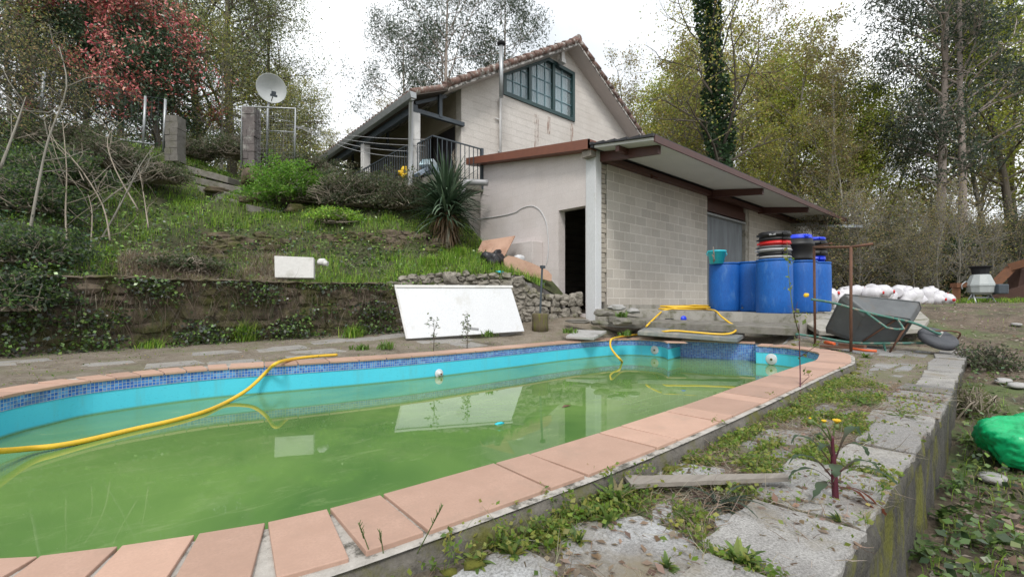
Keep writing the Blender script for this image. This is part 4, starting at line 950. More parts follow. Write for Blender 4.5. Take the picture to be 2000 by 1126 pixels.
for (a, b, w_) in (((360, 322), (445, 345), .3), ((368, 342), (470, 366), .3), ((385, 362), (490, 385), .3), ((420, 382), (520, 402), .3), ((480, 398), (545, 412), .3)):
    Y = 11.3-(a[1]-322)*.012; p = Vector(D(*a, Y)); q = Vector(D(*b, Y+.1)); d = Vector((.25, .22, 0)); mb.prism([p, q, q+d*1.2, p+d*1.2], (0, 0, -.16))
tag(obj('garden_steps', mb, M_concd, None, .012), 'worn dark stone steps climbing the slope to the gate pillars', 'steps')
for i, (px, py, Y, s) in enumerate(((425, 372, 10.9, (.5, .3, .14)), (578, 410, 10.5, (.42, .3, .2)), (490, 392, 10.7, (.45, .3, .16)), (500, 345, 11.5, (.6, .4, .45)), (438, 508, 8.95, (.45, .3, .2)), (1012, 548, 8.95, (.3, .2, .2)), (880, 545, 8.6, (.28, .2, .24)))):
    mb = MB(); mb.rock(D(px, py, Y), s, i+30, 3, .5); tag(obj('boulder', mb, M_rubble if i > 4 else M_stone), ['flat grey rock at the top of the steps', 'rounded brown rock below the bright green shrub', 'grey rock midway down the steps', 'big mossy boulder under the dark pillar', 'mossy rock in the shaded bank', 'grey stone on the rubble wall top', 'squarish stone beside the white board top'][i], 'rock')

rg = random.Random(77); mb = MB()
for i in range(110):
    px = rg.uniform(395, 870); r = rg.random(); Y = 8.95+(px-395)/475*1.0; p = D(px, 492-r*34, Y+.05+r*.35); mb.rock(p, (rg.uniform(.2, .45), rg.uniform(.2, .3), rg.uniform(.1, .22)), i, 2, .6, rotz(rg.uniform(-1, 0)), False)
tag(obj('earth_bank', mb, M_stone), 'dark mossy stone bank between the two grassy treads of the slope', 'bank')
# ------------------------------------------------------------------ ledge and steps before the garage
mb = MB(); L0, L1, L2, L3, L4 = D(1168, 603, 8.85), D(1252, 605, 8.75), D(1450, 610, 8.05), D(1562, 613, 7.45), D(1625, 612, 9.0)
top = [L0, L1, L2, L3, L4, (13, 4.6, .47), (13, 5.9, .5), (7.1, 5.9, .52)]
v = []
mb.add([tuple(p) for p in top]+[(p[0], p[1], -.1) for p in top], [tuple(range(8))[::-1]]+[(i, (i+1) % 8, 8+(i+1) % 8, 8+i) for i in range(8)])
tri = tessellate_polygon([[Vector((p[0], p[1], 0)) for p in top]]); mb.f[0:1] = [tuple(t) for t in tri]; mb.sm = [False]*len(mb.f)
struct(obj('concrete_ledge', mb, M_conc), 'stained concrete ledge along the garage front')
def plate(name, pts, th, m, label, cat, bev=.01, st=False):
    mb = MB(); mb.prism([tuple(p) for p in pts], (0, 0, -th)); o = obj(name, mb, m, None, bev)
    return struct(o, label) if st else tag(o, label, cat)
plate('stone_step', [D(1190, 618, 8.3), D(1300, 630, 8.25), D(1300, 624, 8.6), D(1190, 612, 8.6)], .1, M_concd, 'low grey stone step left of the yellow hose below the ledge', 'step')
plate('concrete_step', [D(1262, 628, 8.15), D(1560, 641, 7.1), D(1562, 631, 7.5), D(1262, 622, 8.5)], .12, M_concd, 'long mossy concrete step running under the blue barrels ledge', 'step')
plate('board', [D(1245, 646, 7.75), D(1440, 660, 7.15), D(1455, 651, 7.6), D(1260, 638, 8.15)], .07, pm('blue_grey_board', (.16, .18, .19), (.22, .215, .2), 4, .7, .2, dirt=(.3, .28, .24)), 'long blue grey board lying flat between pool and step under the yellow hose', 'board')
plate('flagstone', [D(1105, 655, 7.6), D(1160, 658, 7.4), D(1185, 645, 8.0), D(1125, 643, 8.1)], .05, M_granite, 'pale flat flagstone by the far pool corner', 'stone')
plate('concrete_slab', [D(1570, 628, 7.9), D(1600, 645, 7.3), D(1700, 648, 7.1), D(1800, 640, 7.3), D(1815, 622, 8.2), D(1795, 605, 9.6), D(1620, 604, 9.6)], .08, M_conc, 'broad pale concrete slab on the ground behind the wheelbarrow', 'slab')
rg = random.Random(4)
for i, (px, py, Y, s, lb) in enumerate(((1205, 600, 8.55, (.32, .22, .11), 'pale cracked stone under the white pillar'), (1235, 607, 8.5, (.26, .24, .1), 'flat stone right of the pillar foot'), (1180, 612, 8.45, (.34, .22, .12), 'dark block at the pillar foot'), (1215, 628, 8.2, (.36, .24, .14), 'dark loose block below the pillar stones'), (1170, 630, 8.2, (.3, .2, .1), 'mossy block left of the loose dark block'), (1130, 627, 8.4, (.5, .2, .08), 'thin slab lying in the grass before the rubble'))):
    mb = MB(); mb.rock(D(px, py, Y), s, i+70, 2, .35, rotz(-.9), False); tag(obj('loose_stone', mb, M_granite if i < 2 else M_concd), lb, 'stone')
# ------------------------------------------------------------------ barrels
def barrel(px, ptop, pbase, Y, label, m=M_bluepl):
    c = Vector(D(px, pbase, Y)); h = (pbase-ptop)/FP*Y; r = .285; t = thing('barrel', label, 'barrel', c, 'blue plastic barrels on the ledge')
    mb = MB(); mb.lathe(c, [(r*.93, 0), (r*.99, .03), (r, h*.25), (r*1.012, h*.5), (r, h*.75), (r*.985, h-.06), (r*.96, h-.04), (r*.95, h-.03)], 40); obj('body', mb, m, t)
    mb = MB(); mb.lathe(c+Vector((0, 0, h)), [(r*.95, -.035), (r*1.0, -.03), (r*1.0, -.004), (r*.97, 0), (r*.93, -.006), (r*.93, -.02), (0, -.02)], 40); obj('rim', mb, m, t)
    return c+Vector((0, 0, h))
t1 = barrel(1415, 514, 607, 9.0, 'blue barrel nearest the shutter, with the turquoise bucket on it')
barrel(1466, 512, 608, 8.9, 'lighter blue barrel without anything on it, half hidden by the big front barrel')
t3 = barrel(1512, 507, 612, 8.0, 'front blue barrel carrying the mixed black, red and grey lids')
t4 = barrel(1562, 510, 610, 8.55, 'blue barrel carrying the black tub with blue lid')
t5 = barrel(1590, 513, 608, 8.95, 'rightmost blue barrel beside the rusty pole')
# bucket with sticks
t = thing('bucket', 'turquoise bucket with handles holding sticks, on the left blue barrel', 'bucket', t1); c = Vector(D(1400, 515, 8.85)); mb = MB()
mb.lathe(c, [(.125, 0), (.16, .22), (.175, .225), (.175, .25), (.163, .255), (.155, .24), (.12, .02), (0, .02)], 28); obj('body', mb, M_turq, t)
mb = MB(); mb.tube([c+Vector((CU*.17, -SU*.17, .23)), c+Vector((CU*.2, -SU*.2, .19)), c+Vector((CU*.17, -SU*.17, .15))], .008, 6); mb.tube([c+Vector((-CU*.17, SU*.17, .23)), c+Vector((-CU*.2, SU*.2, .19)), c+Vector((-CU*.17, SU*.17, .15))], .008, 6); obj('handle', mb, M_turq, t)
for i, (a, b, lb) in enumerate((((1396, 513), (1393, 482), 'long grey stick in the turquoise bucket'), ((1399, 514), (1391, 497), 'short brown stick in the turquoise bucket'), ((1394, 514), (1394, 500), 'stubby stick in the turquoise bucket'))): mb = MB(); mb.tube([Vector(D(*a, 8.8)), Vector(D(*b, 8.66))], [.014, .01], 6); tag(obj('stick', mb, M_wood), lb, 'stick')
# lids and rings
def ring(name, c, r, h, m, label, kind='ring', grp='lids and rims stacked on the barrels'):
    mb = MB()
    if kind == 'ring': mb.lathe(c, [(r*.86, 0), (r*.95, .005), (r*.96, h*.35), (r*1.03, h*.4), (r*1.04, h*.62), (r, h*.66), (r, h*.97), (r*.97, h), (r*.9, h), (0, h*.85)], 32)
    else: mb.lathe(c, [(r*.95, 0), (r, h*.1), (r*1.02, h*.3), (r, h*.32), (r, h*.9), (r*.95, h), (0, h)], 32)
    for a in (0, 2.1, 4.2): mb.box((c[0]+math.cos(a-2.2)*r*1.02, c[1]+math.sin(a-2.2)*r*1.02, c[2]+h*.55), (.05, .08, h*.35), rotz(a-2.2))
    return tag(obj(name, mb, m), label, 'lid', grp)
z = t3+Vector((0, 0, 0)); stack = [(.055, .255, M_grey, 'grey lid at the bottom of the mixed stack'), (.075, .25, M_black, 'black rim just above the bottom grey lid'), (.06, .265, M_grey, 'silvery lid in the middle of the mixed stack'), (.055, .255, pm('dark_grey_plastic', (.10, .10, .105), None, 5, .4, 0), 'dark grey rim below the red lid'), (.085, .245, M_red, 'red lid in the mixed stack'), (.06, .25, M_black, 'black rim just above the red lid'), (.105, .25, M_black, 'black tub lid with label, topmost of the mixed stack')]
for i, (h, r, m, lb) in enumerate(stack): o = ring('barrel_ring', Vector((z.x+rg.uniform(-.012, .012), z.y+rg.uniform(-.012, .012), z.z)), r, h, m, lb); z = z+Vector((0, 0, h-.004))
mb = MB(); p = z+Vector((-SU*.0, 0, -.05)); vd = Vector((-p.x, -p.y, 0)).normalized(); a = math.atan2(vd.y, vd.x)-.1; mb.box((p.x+math.cos(a)*.262, p.y+math.sin(a)*.262, p.z), (.01, .1, .03), rotz(a)); tag(obj('sticker', mb, M_grey), 'pale blank sticker on the topmost black lid', 'sticker')
z = t4+Vector((-.03, .03, 0)); 
mb = MB(); mb.lathe(z, [(.22, 0), (.25, .03), (.245, .06), (.25, .27), (.275, .275), (.275, .33), (.25, .34), (.25, .4), (0, .4)], 32); tag(obj('tub', mb, M_black), 'large black plastic tub under a bright blue lid', 'tub'); z = z+Vector((0, 0, .4)); ring('blue_barrel_ring', z, .235, .08, M_blue2, 'bright blue lid on the large black tub', 'lid')
z = t5+Vector((-.05, 0, 0)); 
for i, (h, r, m, lb) in enumerate(((.12, .2, M_blue2, 'bright blue lid at the bottom of the right hand stack'), (.1, .23, M_black, 'lowest black rim of the right hand stack'), (.1, .23, M_black, 'middle black rim of the right hand stack'), (.1, .225, M_black, 'upper black rim of the right hand stack'), (.07, .2, M_blue2, 'small bright blue lid topping the right hand stack'))): ring('barrel_ring', z, r, h, m, lb); z = z+Vector((0, 0, h-.003))
# ------------------------------------------------------------------ hoses
pts = [G(658, 692.5, .0), G(610, 696, .012), G(570, 701, .018), G(540, 709, .03), D(522, 724, 4.62), D(500, 746, 4.55), D(478, 764, 4.4), D(440, 786, 4.15), G(400, 803, -.275), G(340, 820, -.275), G(255, 839, -.275), G(170, 859, -.272), G(110, 870, -.262), D(60, 875, 2.75), D(0, 880, 2.55), D(-120, 884, 2.2)]
mb = MB(); mb.tube(catmull(pts, 8), .0175, 10); tag(obj('hose', mb, M_hose), 'yellow hose hanging over the far edge and floating across the left of the pool', 'hose')
W2 = lambda px, py, dz=.02: (lambda p: (p[0], p[1], p[2]+dz))(RAY(px, py))
pts = [G(1216, 707, -.30), D(1210, 700, 6.9), D(1200, 689, 7.1), D(1193, 678, 7.3), D(1192, 668, 7.45), D(1196, 661, 7.55), G(1215, 656.5, .03), W2(1243, 656, .03), W2(1262, 655, .03), W2(1278, 652.5, .04), D(1296, 647, 7.68), D(1318, 645.5, 7.66), D(1350, 648, 7.55), D(1400, 652, 7.38), D(1425, 651, 7.36), D(1437, 645, 7.5), D(1437, 637, 7.62), D(1425, 630, 7.75), D(1408, 617, 8.0), D(1396, 606, 8.3)]
cc = Vector(D(1338, 604, 9.1)); cc.z = .52
for k in range(44): a = k*.62+.3; r = .30+.10*math.sin(k*.37); pts.append((cc.x+1.55*r*math.cos(a)*.75+.02*math.sin(k), cc.y-1.5*r*math.sin(a)*.5-1.1*r*math.cos(a)*.5, .515+.0016*k))
pts += [D(1300, 605, 8.8), D(1288, 612, 8.5), D(1262, 637, 8.0)]
mb = MB(); mb.tube(catmull(pts, 5), .0165, 8); tag(obj('hose', mb, M_hose), 'yellow hose coiled on the ledge with its end dipping into the far pool corner', 'hose')
p = Vector(D(1335, 622, 8.35)); mb = MB(); mb.lathe(p, [(.05, -.02), (.055, -.01), (.055, .015), (.03, .02), (.02, .03), (0, .03)], 10, Vector((-.5, -.8, .1)).to_track_quat('Z', 'Y').to_matrix()); tag(obj('valve_wheel', mb, M_blue2), 'small blue valve wheel on the concrete step', 'valve')
p = Vector(D(1307, 624, 8.4)); mb = MB(); mb.lathe(p, [(.075, -.02), (.08, 0), (.075, .02), (0, .025)], 16); tag(obj('cap', mb, M_black), 'flat black round cap left of the blue valve wheel', 'cap')
# ------------------------------------------------------------------ white board, stone block, boards, bags by the wall
a, b, c, d = map(Vector, (D(793, 661, 7.25), D(1024, 646, 7.9), D(997, 558, 8.25), D(770, 557, 7.6))); nrm = (b-a).cross(d-a).normalized(); 
if nrm.dot(Vector((0, 0, HC))-a) < 0: nrm = -nrm
t = thing('white_board', 'big white panel leaning against the stone wall behind the pool', 'panel', (a+b)/2); mb = MB(); mb.prism([a, b, c, d], -nrm*.035); obj('panel', mb, M_white, t)
mb = MB(); e = (c-d); u = (a-d).normalized(); mb.prism([d+nrm*.0, c+nrm*.0+e.normalized()*.03, c+u*.045+e.normalized()*.03, d+u*.045], nrm*.02); mb.prism([a+nrm*.001, d+nrm*.001, d+e.normalized()*.03+nrm*.001, a+e.normalized()*.03+nrm*.001], nrm*.008); obj('edge_strip', mb, M_offwhite, t)
p = D(905, 640, 7.2); q = D(935, 643, 7.2); mb = MB(); mb.bar(p, q, .05, .04); mb.tube(catmull([D(913, 643, 7.2), D(905, 634, 7.2), D(912, 628, 7.2), D(920, 640, 7.2)], 5), .012, 6); tag(obj('pipe_bracket', mb, M_grey), 'small grey pipe piece lying in front of the white panel', 'pipe')
mb = MB(); a, b, c, d = map(Vector, (D(541, 546, 7.9), D(616, 547, 8.0), D(616, 507, 8.1), D(540, 504, 8.0))); mb.prism([a, b, c, d], (b-a).cross(c-a).normalized()*.12); tag(obj('stone_block', mb, pm('speckled_white_stone', (.60, .59, .57), (.5, .49, .47), 20, .9, .4, .006, dirt=(.35, .34, .31), fine=120), None, .01), 'pale speckled rectangular block lying on top of the stone wall', 'block')
mb = MB(); p = Vector(D(628, 512, 8.1)); mb.rock(p, (.16, .14, .12), 4, 2, .3); mb.tube([p, p+Vector((.08, -.08, -.03))], [.05, .045], 10); tag(obj('broken_pot', mb, M_offwhite), 'small broken pale pot beside the rectangular block', 'pot')
mb = MB(); a, b, c, d = map(Vector, (D(928, 500, 10.1), D(985, 500, 9.7), D(1006, 460, 10.0), D(942, 470, 10.5))); mb.prism([a, b, c, d], (b-a).cross(c-a).normalized()*-.018); tag(obj('wooden_board', mb, M_ply), 'stained brown board leaning behind the black bag', 'board')
mb = MB(); P = [Vector(D(x, y, 9.35+.0*x)) for x, y in ((985, 527), (984, 505), (992, 499), (1005, 501), (1040, 514), (1070, 528), (1078, 537), (1077, 549))]; mb.prism(P, (.03, .05, 0)); tag(obj('headboard', mb, M_ply), 'pinkish rounded board lying on the rubble wall beside the doorway', 'board')
mb = MB(); c = Vector(D(963, 510, 9.5)); mb.rock(c, (.55, .4, .36), 8, 3, .5); mb.rock(c+Vector((.1, .0, .12)), (.24, .2, .22), 5, 3, .7); tag(obj('rubbish_bag', mb, M_bag), 'crumpled black rubbish bag on the rubble wall before the brown board', 'bag')
mb = MB(); mb.rock(D(1014, 505, 9.6), (.24, .2, .17), 2, 3, .1); tag(obj('helmet', mb, M_white), 'round white ball shaped object behind the pinkish board', 'ball')
mb = MB(); mb.rock(D(938, 507, 9.8), (.26, .12, .12), 7, 2, .5); tag(obj('white_bag', mb, M_jug), 'small white bag left of the black rubbish bag', 'bag')
mb = MB(); mb.rock(D(978, 531, 8.85), (.16, .1, .04), 6, 2, .8); tag(obj('crumpled_wrapper', mb, M_turq), 'pale blue crumpled wrapper on the rubble wall', 'litter')
t = thing('log', 'mossy upright log with a rusty metal post stuck in it beside the white panel', 'log', D(1055, 646, 7.9)); c = Vector(RAY(1055, 645)); mb = MB()
v = []; mb.lathe(c, [(.155, -.03), (.150, .1), (.148, .22), (.155, .29), (.14, .31), (0, .315)], 20); obj('stump', mb, M_log, t); mb = MB(); mb.bar(c+Vector((0, 0, .3)), D(1059, 521, c[0]*SU+c[1]*CU), .035, .035); mb.box(D(1060, 521, c[0]*SU+c[1]*CU), (.09, .05, .05)); obj('post', mb, M_dkmetal, t)
mb = MB(); mb.tube([D(1078, 628, 8.2), D(1078, 603, 8.25), D(1082, 598, 8.25)], .007, 5); tag(obj('thin_stake', mb, M_twig), 'thin bare stake in front of the rubble wall right of the log', 'stake')
# ------------------------------------------------------------------ rusty frame, pipes, plank
t = thing('goalpost', 'rusty goalpost like frame of two poles and a top bar beside the wheelbarrow', 'frame', D(1592, 674, 7.0)); 
p1, p2 = D(1592, 674, 6.9), D(1662, 686, 6.0); q1, q2 = D(1590, 482, 6.9), D(1662, 482, 6.0)
for a, b in ((p1, q1), (p2, q2)): mb = MB(); mb.tube([a, b], .018, 8); obj('pole', mb, M_rust, t)
mb = MB(); mb.tube([q1, D(1592, 483, 6.85), q2], .018, 6); mb.tube([q2, D(1705, 476, 5.9)], .018, 6); mb.bar(q1, D(1623, 475, 6.5), .05, .015); obj('top_bar', mb, M_rust, t)
mb = MB(); mb.tube([D(1612, 668, 6.7), D(1630, 671, 6.5)], [.03, .02], 8); tag(obj('orange_pipe', mb, M_orange), 'short orange pipe stub left of the longer orange pipe', 'pipe'); mb = MB(); mb.tube([D(1662, 680, 6.2), D(1690, 684, 6.05), D(1712, 685, 5.95)], .018, 8); tag(obj('orange_pipe', mb, M_orange), 'broken orange plastic pipe on the ground before the wheelbarrow', 'pipe')
mb = MB(); mb.bar(D(1604, 675, 6.6), D(1665, 679, 6.3), .12, .03); mb.bar(D(1640, 672, 6.45), D(1690, 677, 6.1), .05, .04); tag(obj('rusty_plate', mb, M_rust), 'flat rusty iron piece lying beside the orange pipe', 'scrap')
a, b = Vector(G(1225, 944, -.05)), Vector(G(1538, 935, -.05)); mb = MB(); n = 24
for i in range(n):
    p = a.lerp(b, i/n); q = a.lerp(b, (i+1)/n); s = .042*(1-.5*i/n)+.008*noise.noise(Vector((i*.4, 0, 0))); s2 = .042*(1-.5*(i+1)/n)+.008*noise.noise(Vector((i*.4+.4, 0, 0))); e = (b-a).normalized().cross(Vector((0, 0, 1)))
    mb.prism([p-e*s, q-e*s2, q+e*s2, p+e*s], (0, 0, .016))
tag(obj('plank', mb, M_wood), 'split grey weathered plank lying on the paving right of the coping', 'plank')
# ------------------------------------------------------------------ wheelbarrow, lying on its side
wb = thing('wheelbarrow', 'overturned zinc wheelbarrow with green handles lying on its side', 'wheelbarrow', (0, 0, 0), local=True)
def lob(name, mb, m, par=wb, bev=0): return obj(name, mb, m, par, bev)
R1 = [(-.50, -.33), (.44, -.29), (.50, -.2), (.50, .2), (.44, .29), (-.50, .33), (-.53, .25), (-.53, -.25)]
R0 = [(-.30, -.24), (.20, -.20), (.25, -.14), (.25, .14), (.20, .20), (-.30, .24), (-.33, .18), (-.33, -.18)]
mb = MB(); lv = [(R0, .30), ([(a[0]*.3+b[0]*.7, a[1]*.3+b[1]*.7) for a, b in zip(R0, R1)], .50), (R1, .60)]; v = []
for q, z in lv: v += [(x, y, z) for x, y in q]
for q, z in lv: v += [(x*.985, y*.985, z+.006) for x, y in q]
fs = [(0, 1, 2, 3, 4, 5, 6, 7)[::-1], (24, 25, 26, 27, 28, 29, 30, 31)]
for o in (0, 24):
    for l in range(2):
        for i in range(8): fs.append((o+l*8+i, o+l*8+(i+1) % 8, o+l*8+8+(i+1) % 8, o+l*8+8+i))
mb.add(v, fs, False); lob('tray', mb, M_tin, bev=.015)
mb = MB(); mb.tube([(x, y, .604) for x, y in R1+R1[:1]], .012, 8); lob('rim', mb, M_tin)
for s in (-1, 1):
    mb = MB(); mb.tube(catmull([(-.98, .30*s, .46), (-.7, .29*s, .42), (-.3, .25*s, .30), (.25, .17*s, .27), (.52, .085*s, .21), (.58, .085*s, .20)], 5), .0165, 10); lob('handle', mb, M_green)
    mb = MB(); mb.tube([(.05, .2*s, .285), (-.02, .23*s, .02), (-.12, .23*s, .0), (-.22, .23*s, .02), (-.34, .25*s, .31)], .013, 8); lob('leg', mb, M_green)
mb = MB(); mb.tube([(-.02, -.23, .02), (-.02, .23, .02)], .012, 8); mb.tube([(.05, -.2, .29), (-.2, .2, .29)], .012, 6); mb.tube([(.2, -.18, .28), (.2, .18, .28)], .013, 6); mb.tube(catmull([(.5, .1, .22), (.68, .11, .24), (.82, .09, .24), (.84, 0, .24), (.82, -.09, .24), (.68, -.11, .24), (.5, -.1, .22)], 4), .011, 6); lob('brace', mb, M_rust)
Mx = Matrix.Rotation(PI/2, 3, 'X'); mb = MB(); c = (.58, 0, .2)
mb.lathe(c, [(.14, -.04), (.175, -.05), (.205, -.035), (.215, 0), (.205, .035), (.175, .05), (.14, .04)], 32, Mx); wh = lob('tyre', mb, M_rubber)
mb = MB(); mb.lathe(c, [(0, -.03), (.03, -.03), (.04, -.012), (.11, -.01), (.135, -.034), (.14, 0), (.135, .034), (.11, .01), (.04, .012), (.03, .03), (0, .03)], 28, Mx); mb.tube([(.58, -.11, .2), (.58, .11, .2)], .014, 8)
o = obj('wheel_rim', mb, pm('pale_wheel_rim', (.42, .42, .40), (.28, .27, .25), 9, .6, .1), wh)
# orientation: forward axis towards the image right, roll on the left side
fw = Vector((*site(1.0, -.12), 0)).normalized(); fw = (fw+Vector((0, 0, -.08))).normalized()
side = fw.cross(Vector((0, 0, 1))).normalized(); upv = side.cross(fw).normalized()
R = Matrix((fw, upv.cross(fw), upv)).transposed(); R = R @ Matrix.Rotation(math.radians(WBROLL if 'WBROLL' in globals() else -56), 3, 'X')
wb.scale = (1.07, 1.07, 1.07); wb.rotation_euler = R.to_euler(); wb.location = Vector(D(1724, 638, 6.6))-R @ Vector((0, 0, .40))
# ------------------------------------------------------------------ jugs, mixer, scrap iron, green bag
def jug_mesh():
    mb = MB(); mb.box((0, 0, .17), (.26, .24, .30)); me = mb.mesh('jug'); return me
jm = MB(); pr = [(.11, 0), (.135, .02), (.14, .10), (.135, .13), (.14, .16), (.14, .26), (.11, .31), (.05, .34), (.045, .37), (0, .37)]; jm.lathe((0, 0, 0), pr, 12); 
jug0 = obj('jug', jm, M_jug, None); cp = MB(); cp.lathe((0, 0, .36), [(.035, 0), (.035, .03), (0, .035)], 12); cap0 = obj('cap', cp, M_red, jug0)
rg = random.Random(9); jl = []
for i in range(52):
    u = i/51; px = 1600+u*232+rg.uniform(-5, 5); Y = 10.3+rg.uniform(0, 1.5)+u*1.2; lift = .17 if (px < 1780 and i % 3 == 0) else 0
    jl.append((px, Y, lift))
SIDE = ['lying', 'upright', 'tilted']
for i, (px, Y, lift) in enumerate(jl):
    x, y = site((px-1000)/FP*Y, Y); k = i % 3; e = ((0, 1.45, 0), (0, 0, 0), (.5, .3, 0))[k]; e = (e[0]+rg.uniform(-.2, .2), e[1]+rg.uniform(-.2, .2), rg.uniform(0, 6.28))
    z = hz(x, y)+lift+(.12 if k == 0 else .0)
    if i == 0: o = jug0; o.location = (x, y, z); o.rotation_euler = e
    else:
        o = jug0.copy(); C.objects.link(o); o.location = (x, y, z); o.rotation_euler = e; c_ = cap0.copy() if i % 3 == 0 else None
        if c_: C.objects.link(c_); c_.parent = o
    sc = rg.uniform(1.0, 1.3); o.scale = (sc, sc, sc)
    tag(o, 'white plastic jug in the heap of jugs beyond the wheelbarrow', 'jug', 'white jugs heaped at the edge of the yard')
t = thing('cement_mixer', 'small white cement mixer with black motor cover beyond the yard', 'cement mixer', D(1915, 594, 12.2)); c = Vector(D(1915, 556, 12.2))
cx_ = Vector((CU, -SU, 0)); M = Matrix.Rotation(.0, 3, 'Y'); M_mix = pm('mixer_grey', (.42, .45, .45), (.34, .37, .37), 5, .5, .1)
mb = MB(); mb.lathe(c, [(.20, -.26), (.27, -.2), (.29, -.04), (.29, .02), (.2, .26), (.16, .28)], 10, None, True); mb.lathe(c, [(.295, -.04), (.305, -.035), (.305, .0), (.295, .005)], 10, None, True); obj('drum', mb, M_mix, t)
mb = MB(); mb.lathe(c+Vector((0, 0, .28)), [(.17, 0), (.19, .16), (.25, .2), (.24, .22), (.17, .2)], 10, None, True); obj('hopper', mb, M_dark, t)
mb = MB(); mb.box(c+cx_*.2+Vector((-.14, -.22, -.12)), (.28, .22, .26), rotz(-.7)); obj('motor_cover', mb, M_dkmetal, t, .03)
mb = MB(); zg_ = c.z-.26
for sx in (-.2, .22): mb.tube([c+cx_*sx+Vector((0, 0, -.22)), c+cx_*sx*1.4+Vector((-.1, -.14, -.6))], .022, 6); mb.tube([c+cx_*sx+Vector((0, 0, -.22)), c+cx_*sx*1.4+Vector((.1, .14, -.6))], .022, 6)
mb.bar(c+cx_*-.25+Vector((0, 0, -.34)), c+cx_*.28+Vector((0, 0, -.34)), .04, .04); mb.tube(catmull([c+cx_*-.38+Vector((0, 0, .1)), c+cx_*-.5+Vector((0, 0, 0)), c+cx_*-.48+Vector((0, 0, -.12))], 4), .012, 6); obj('stand', mb, M_steel, t)
M_or = pm('rusty_beam', (.20, .085, .04), (.11, .055, .035), 9, .85, .4)
mb = MB(); mb.bar(D(1868, 592, 12.4), D(1868, 555, 12.4), .16, .1); mb.bar(D(1862, 557, 12.4), D(1893, 556, 12.4), .2, .12); tag(obj('rusty_stand', mb, M_or), 'rusty iron stand left of the cement mixer', 'stand')
t = thing('rusty_machine', 'heap of rusty farm machinery at the right edge behind the mixer', 'machine', D(1965, 590, 13)); mb = MB(); mb.bar(D(1938, 560, 12.8), D(1975, 523, 12.8), .16, .16); mb.bar(D(1972, 522, 12.8), D(2050, 500, 12.2), .18, .2); obj('boom', mb, M_or, t); mb = MB(); mb.bar(D(1985, 575, 12.9), D(1996, 515, 12.9), .3, .3); mb.bar(D(1940, 588, 13), D(2020, 560, 12.6), .25, .3); mb.bar(D(1950, 560, 13.2), D(1962, 592, 13.2), .15, .15); obj('frame', mb, pm('dark_rust', (.08, .04, .03), None, 9, .9, .4), t)
# green bag
v0, f0 = ICO[3]; 
import bmesh
bm = bmesh.new(); bmesh.ops.create_icosphere(bm, subdivisions=5, radius=1)
c = Vector(D(2012, 836, 3.3)); c.z = float(hgr(c.x, c.y))+.2
for vtx in bm.verts:
    p = vtx.co; k = 1+.2*noise.noise(p*1.5)+.13*abs(noise.noise(p*3.2+Vector((p.z*3, 0, 0))))+.09*abs(noise.noise(p*8))-.05*noise.noise(Vector((p.x*16, p.y*3, p.z*5)))
    k -= .28*math.exp(-((p.x*CU-p.y*SU+.12)**2)/.02)*max(0, p.z)
    q = Vector(((p.x*CU+p.y*SU)*0, 0, 0)); X = (p.x*CU-p.y*SU)*.27*k; Y = (p.x*SU+p.y*CU)*.24*k; Zz = p.z*.2*k
    vtx.co = Vector((CU*X+SU*Y, -SU*X+CU*Y, Zz))+c
me = bpy.data.meshes.new('refuse_sack'); bm.to_mesh(me); bm.free(); me.polygons.foreach_set('use_smooth', [True]*len(me.polygons)); o = link('refuse_sack', me, M_gbag); tag(o, 'bright green plastic sack lying on the ground below the retaining wall', 'sack')
# ------------------------------------------------------------------ trees
def grow(seed, H, r0, t0=.3, n1=20, n2=7, n3=5, l1=.33, up=.35, wob=.05, droop=0, env=None, side=7, curve=.0):
    r = random.Random(seed); mb = MB(); tips = []; mids = []
    def poly(p, d, L, ns, w_, dr=0):
        pts = [p.copy()]; d = d.normalized()
        for i in range(ns):
            d = (d+Vector((r.gauss(0, w_), r.gauss(0, w_), r.gauss(0, w_)-dr))).normalized(); p = p+d*(L/ns); pts.append(p.copy())
        return pts, d
    tr, _ = poly(Vector((0, 0, 0)), Vector((r.uniform(-curve, curve), r.uniform(-curve, curve), 1)), H*.95, 10, wob); n = len(tr)
    mb.tube([tr[0]-Vector((0, 0, .3))]+tr, [r0*1.3]+[r0*(1-.9*i/(n-1))+.01 for i in range(n)], side, False)
    def along(P, t): f = t*(len(P)-1); i = min(int(f), len(P)-2); return P[i].lerp(P[i+1], f-i), (P[i+1]-P[i]).normalized()
    for k in range(n1):
        t = t0+(1-t0)*((k+r.random())/n1); p, td = along(tr, t); a = k*2.4+r.uniform(-.5, .5); e = env(t) if env else (1-.55*t)
        L = H*l1*e*r.uniform(.7, 1.2); d = Vector((math.cos(a), math.sin(a), up+.5*t+r.uniform(-.15, .2))); rb = max(.012, r0*(1-.85*t)*.45)
        P, _ = poly(p, d, L, 5, .14, droop); mb.tube(P, [rb*(1-.75*i/5) for i in range(6)], 5, False)
        for j in range(n2):
            t2 = .25+.75*(j+r.random())/n2; q, qd = along(P, t2); d2 = (qd*.6+Vector((r.gauss(0, .55), r.gauss(0, .55), r.gauss(.15, .45)))).normalized(); L2 = L*.42*r.uniform(.6, 1.3)*(1.1-.4*t2); Q, _ = poly(q, d2, L2, 3, .2, droop); mb.tube(Q, [rb*.4, rb*.3, rb*.22, .004], 4, False)
            for m in range(n3):
                s, sd = along(Q, .2+.8*(m+r.random())/n3); d3 = (sd*.7+Vector((r.gauss(0, .6), r.gauss(0, .6), r.gauss(.1, .5)))).normalized(); L3 = L2*.5*r.uniform(.6, 1.4); T, _ = poly(s, d3, L3, 2, .2, droop*1.5); mb.tube(T, [max(.006, rb*.14), .005, .003], 3, False); tips += [T[1], T[2]]
            tips.append(Q[-1])
        mids += P
    return mb, tips, tr
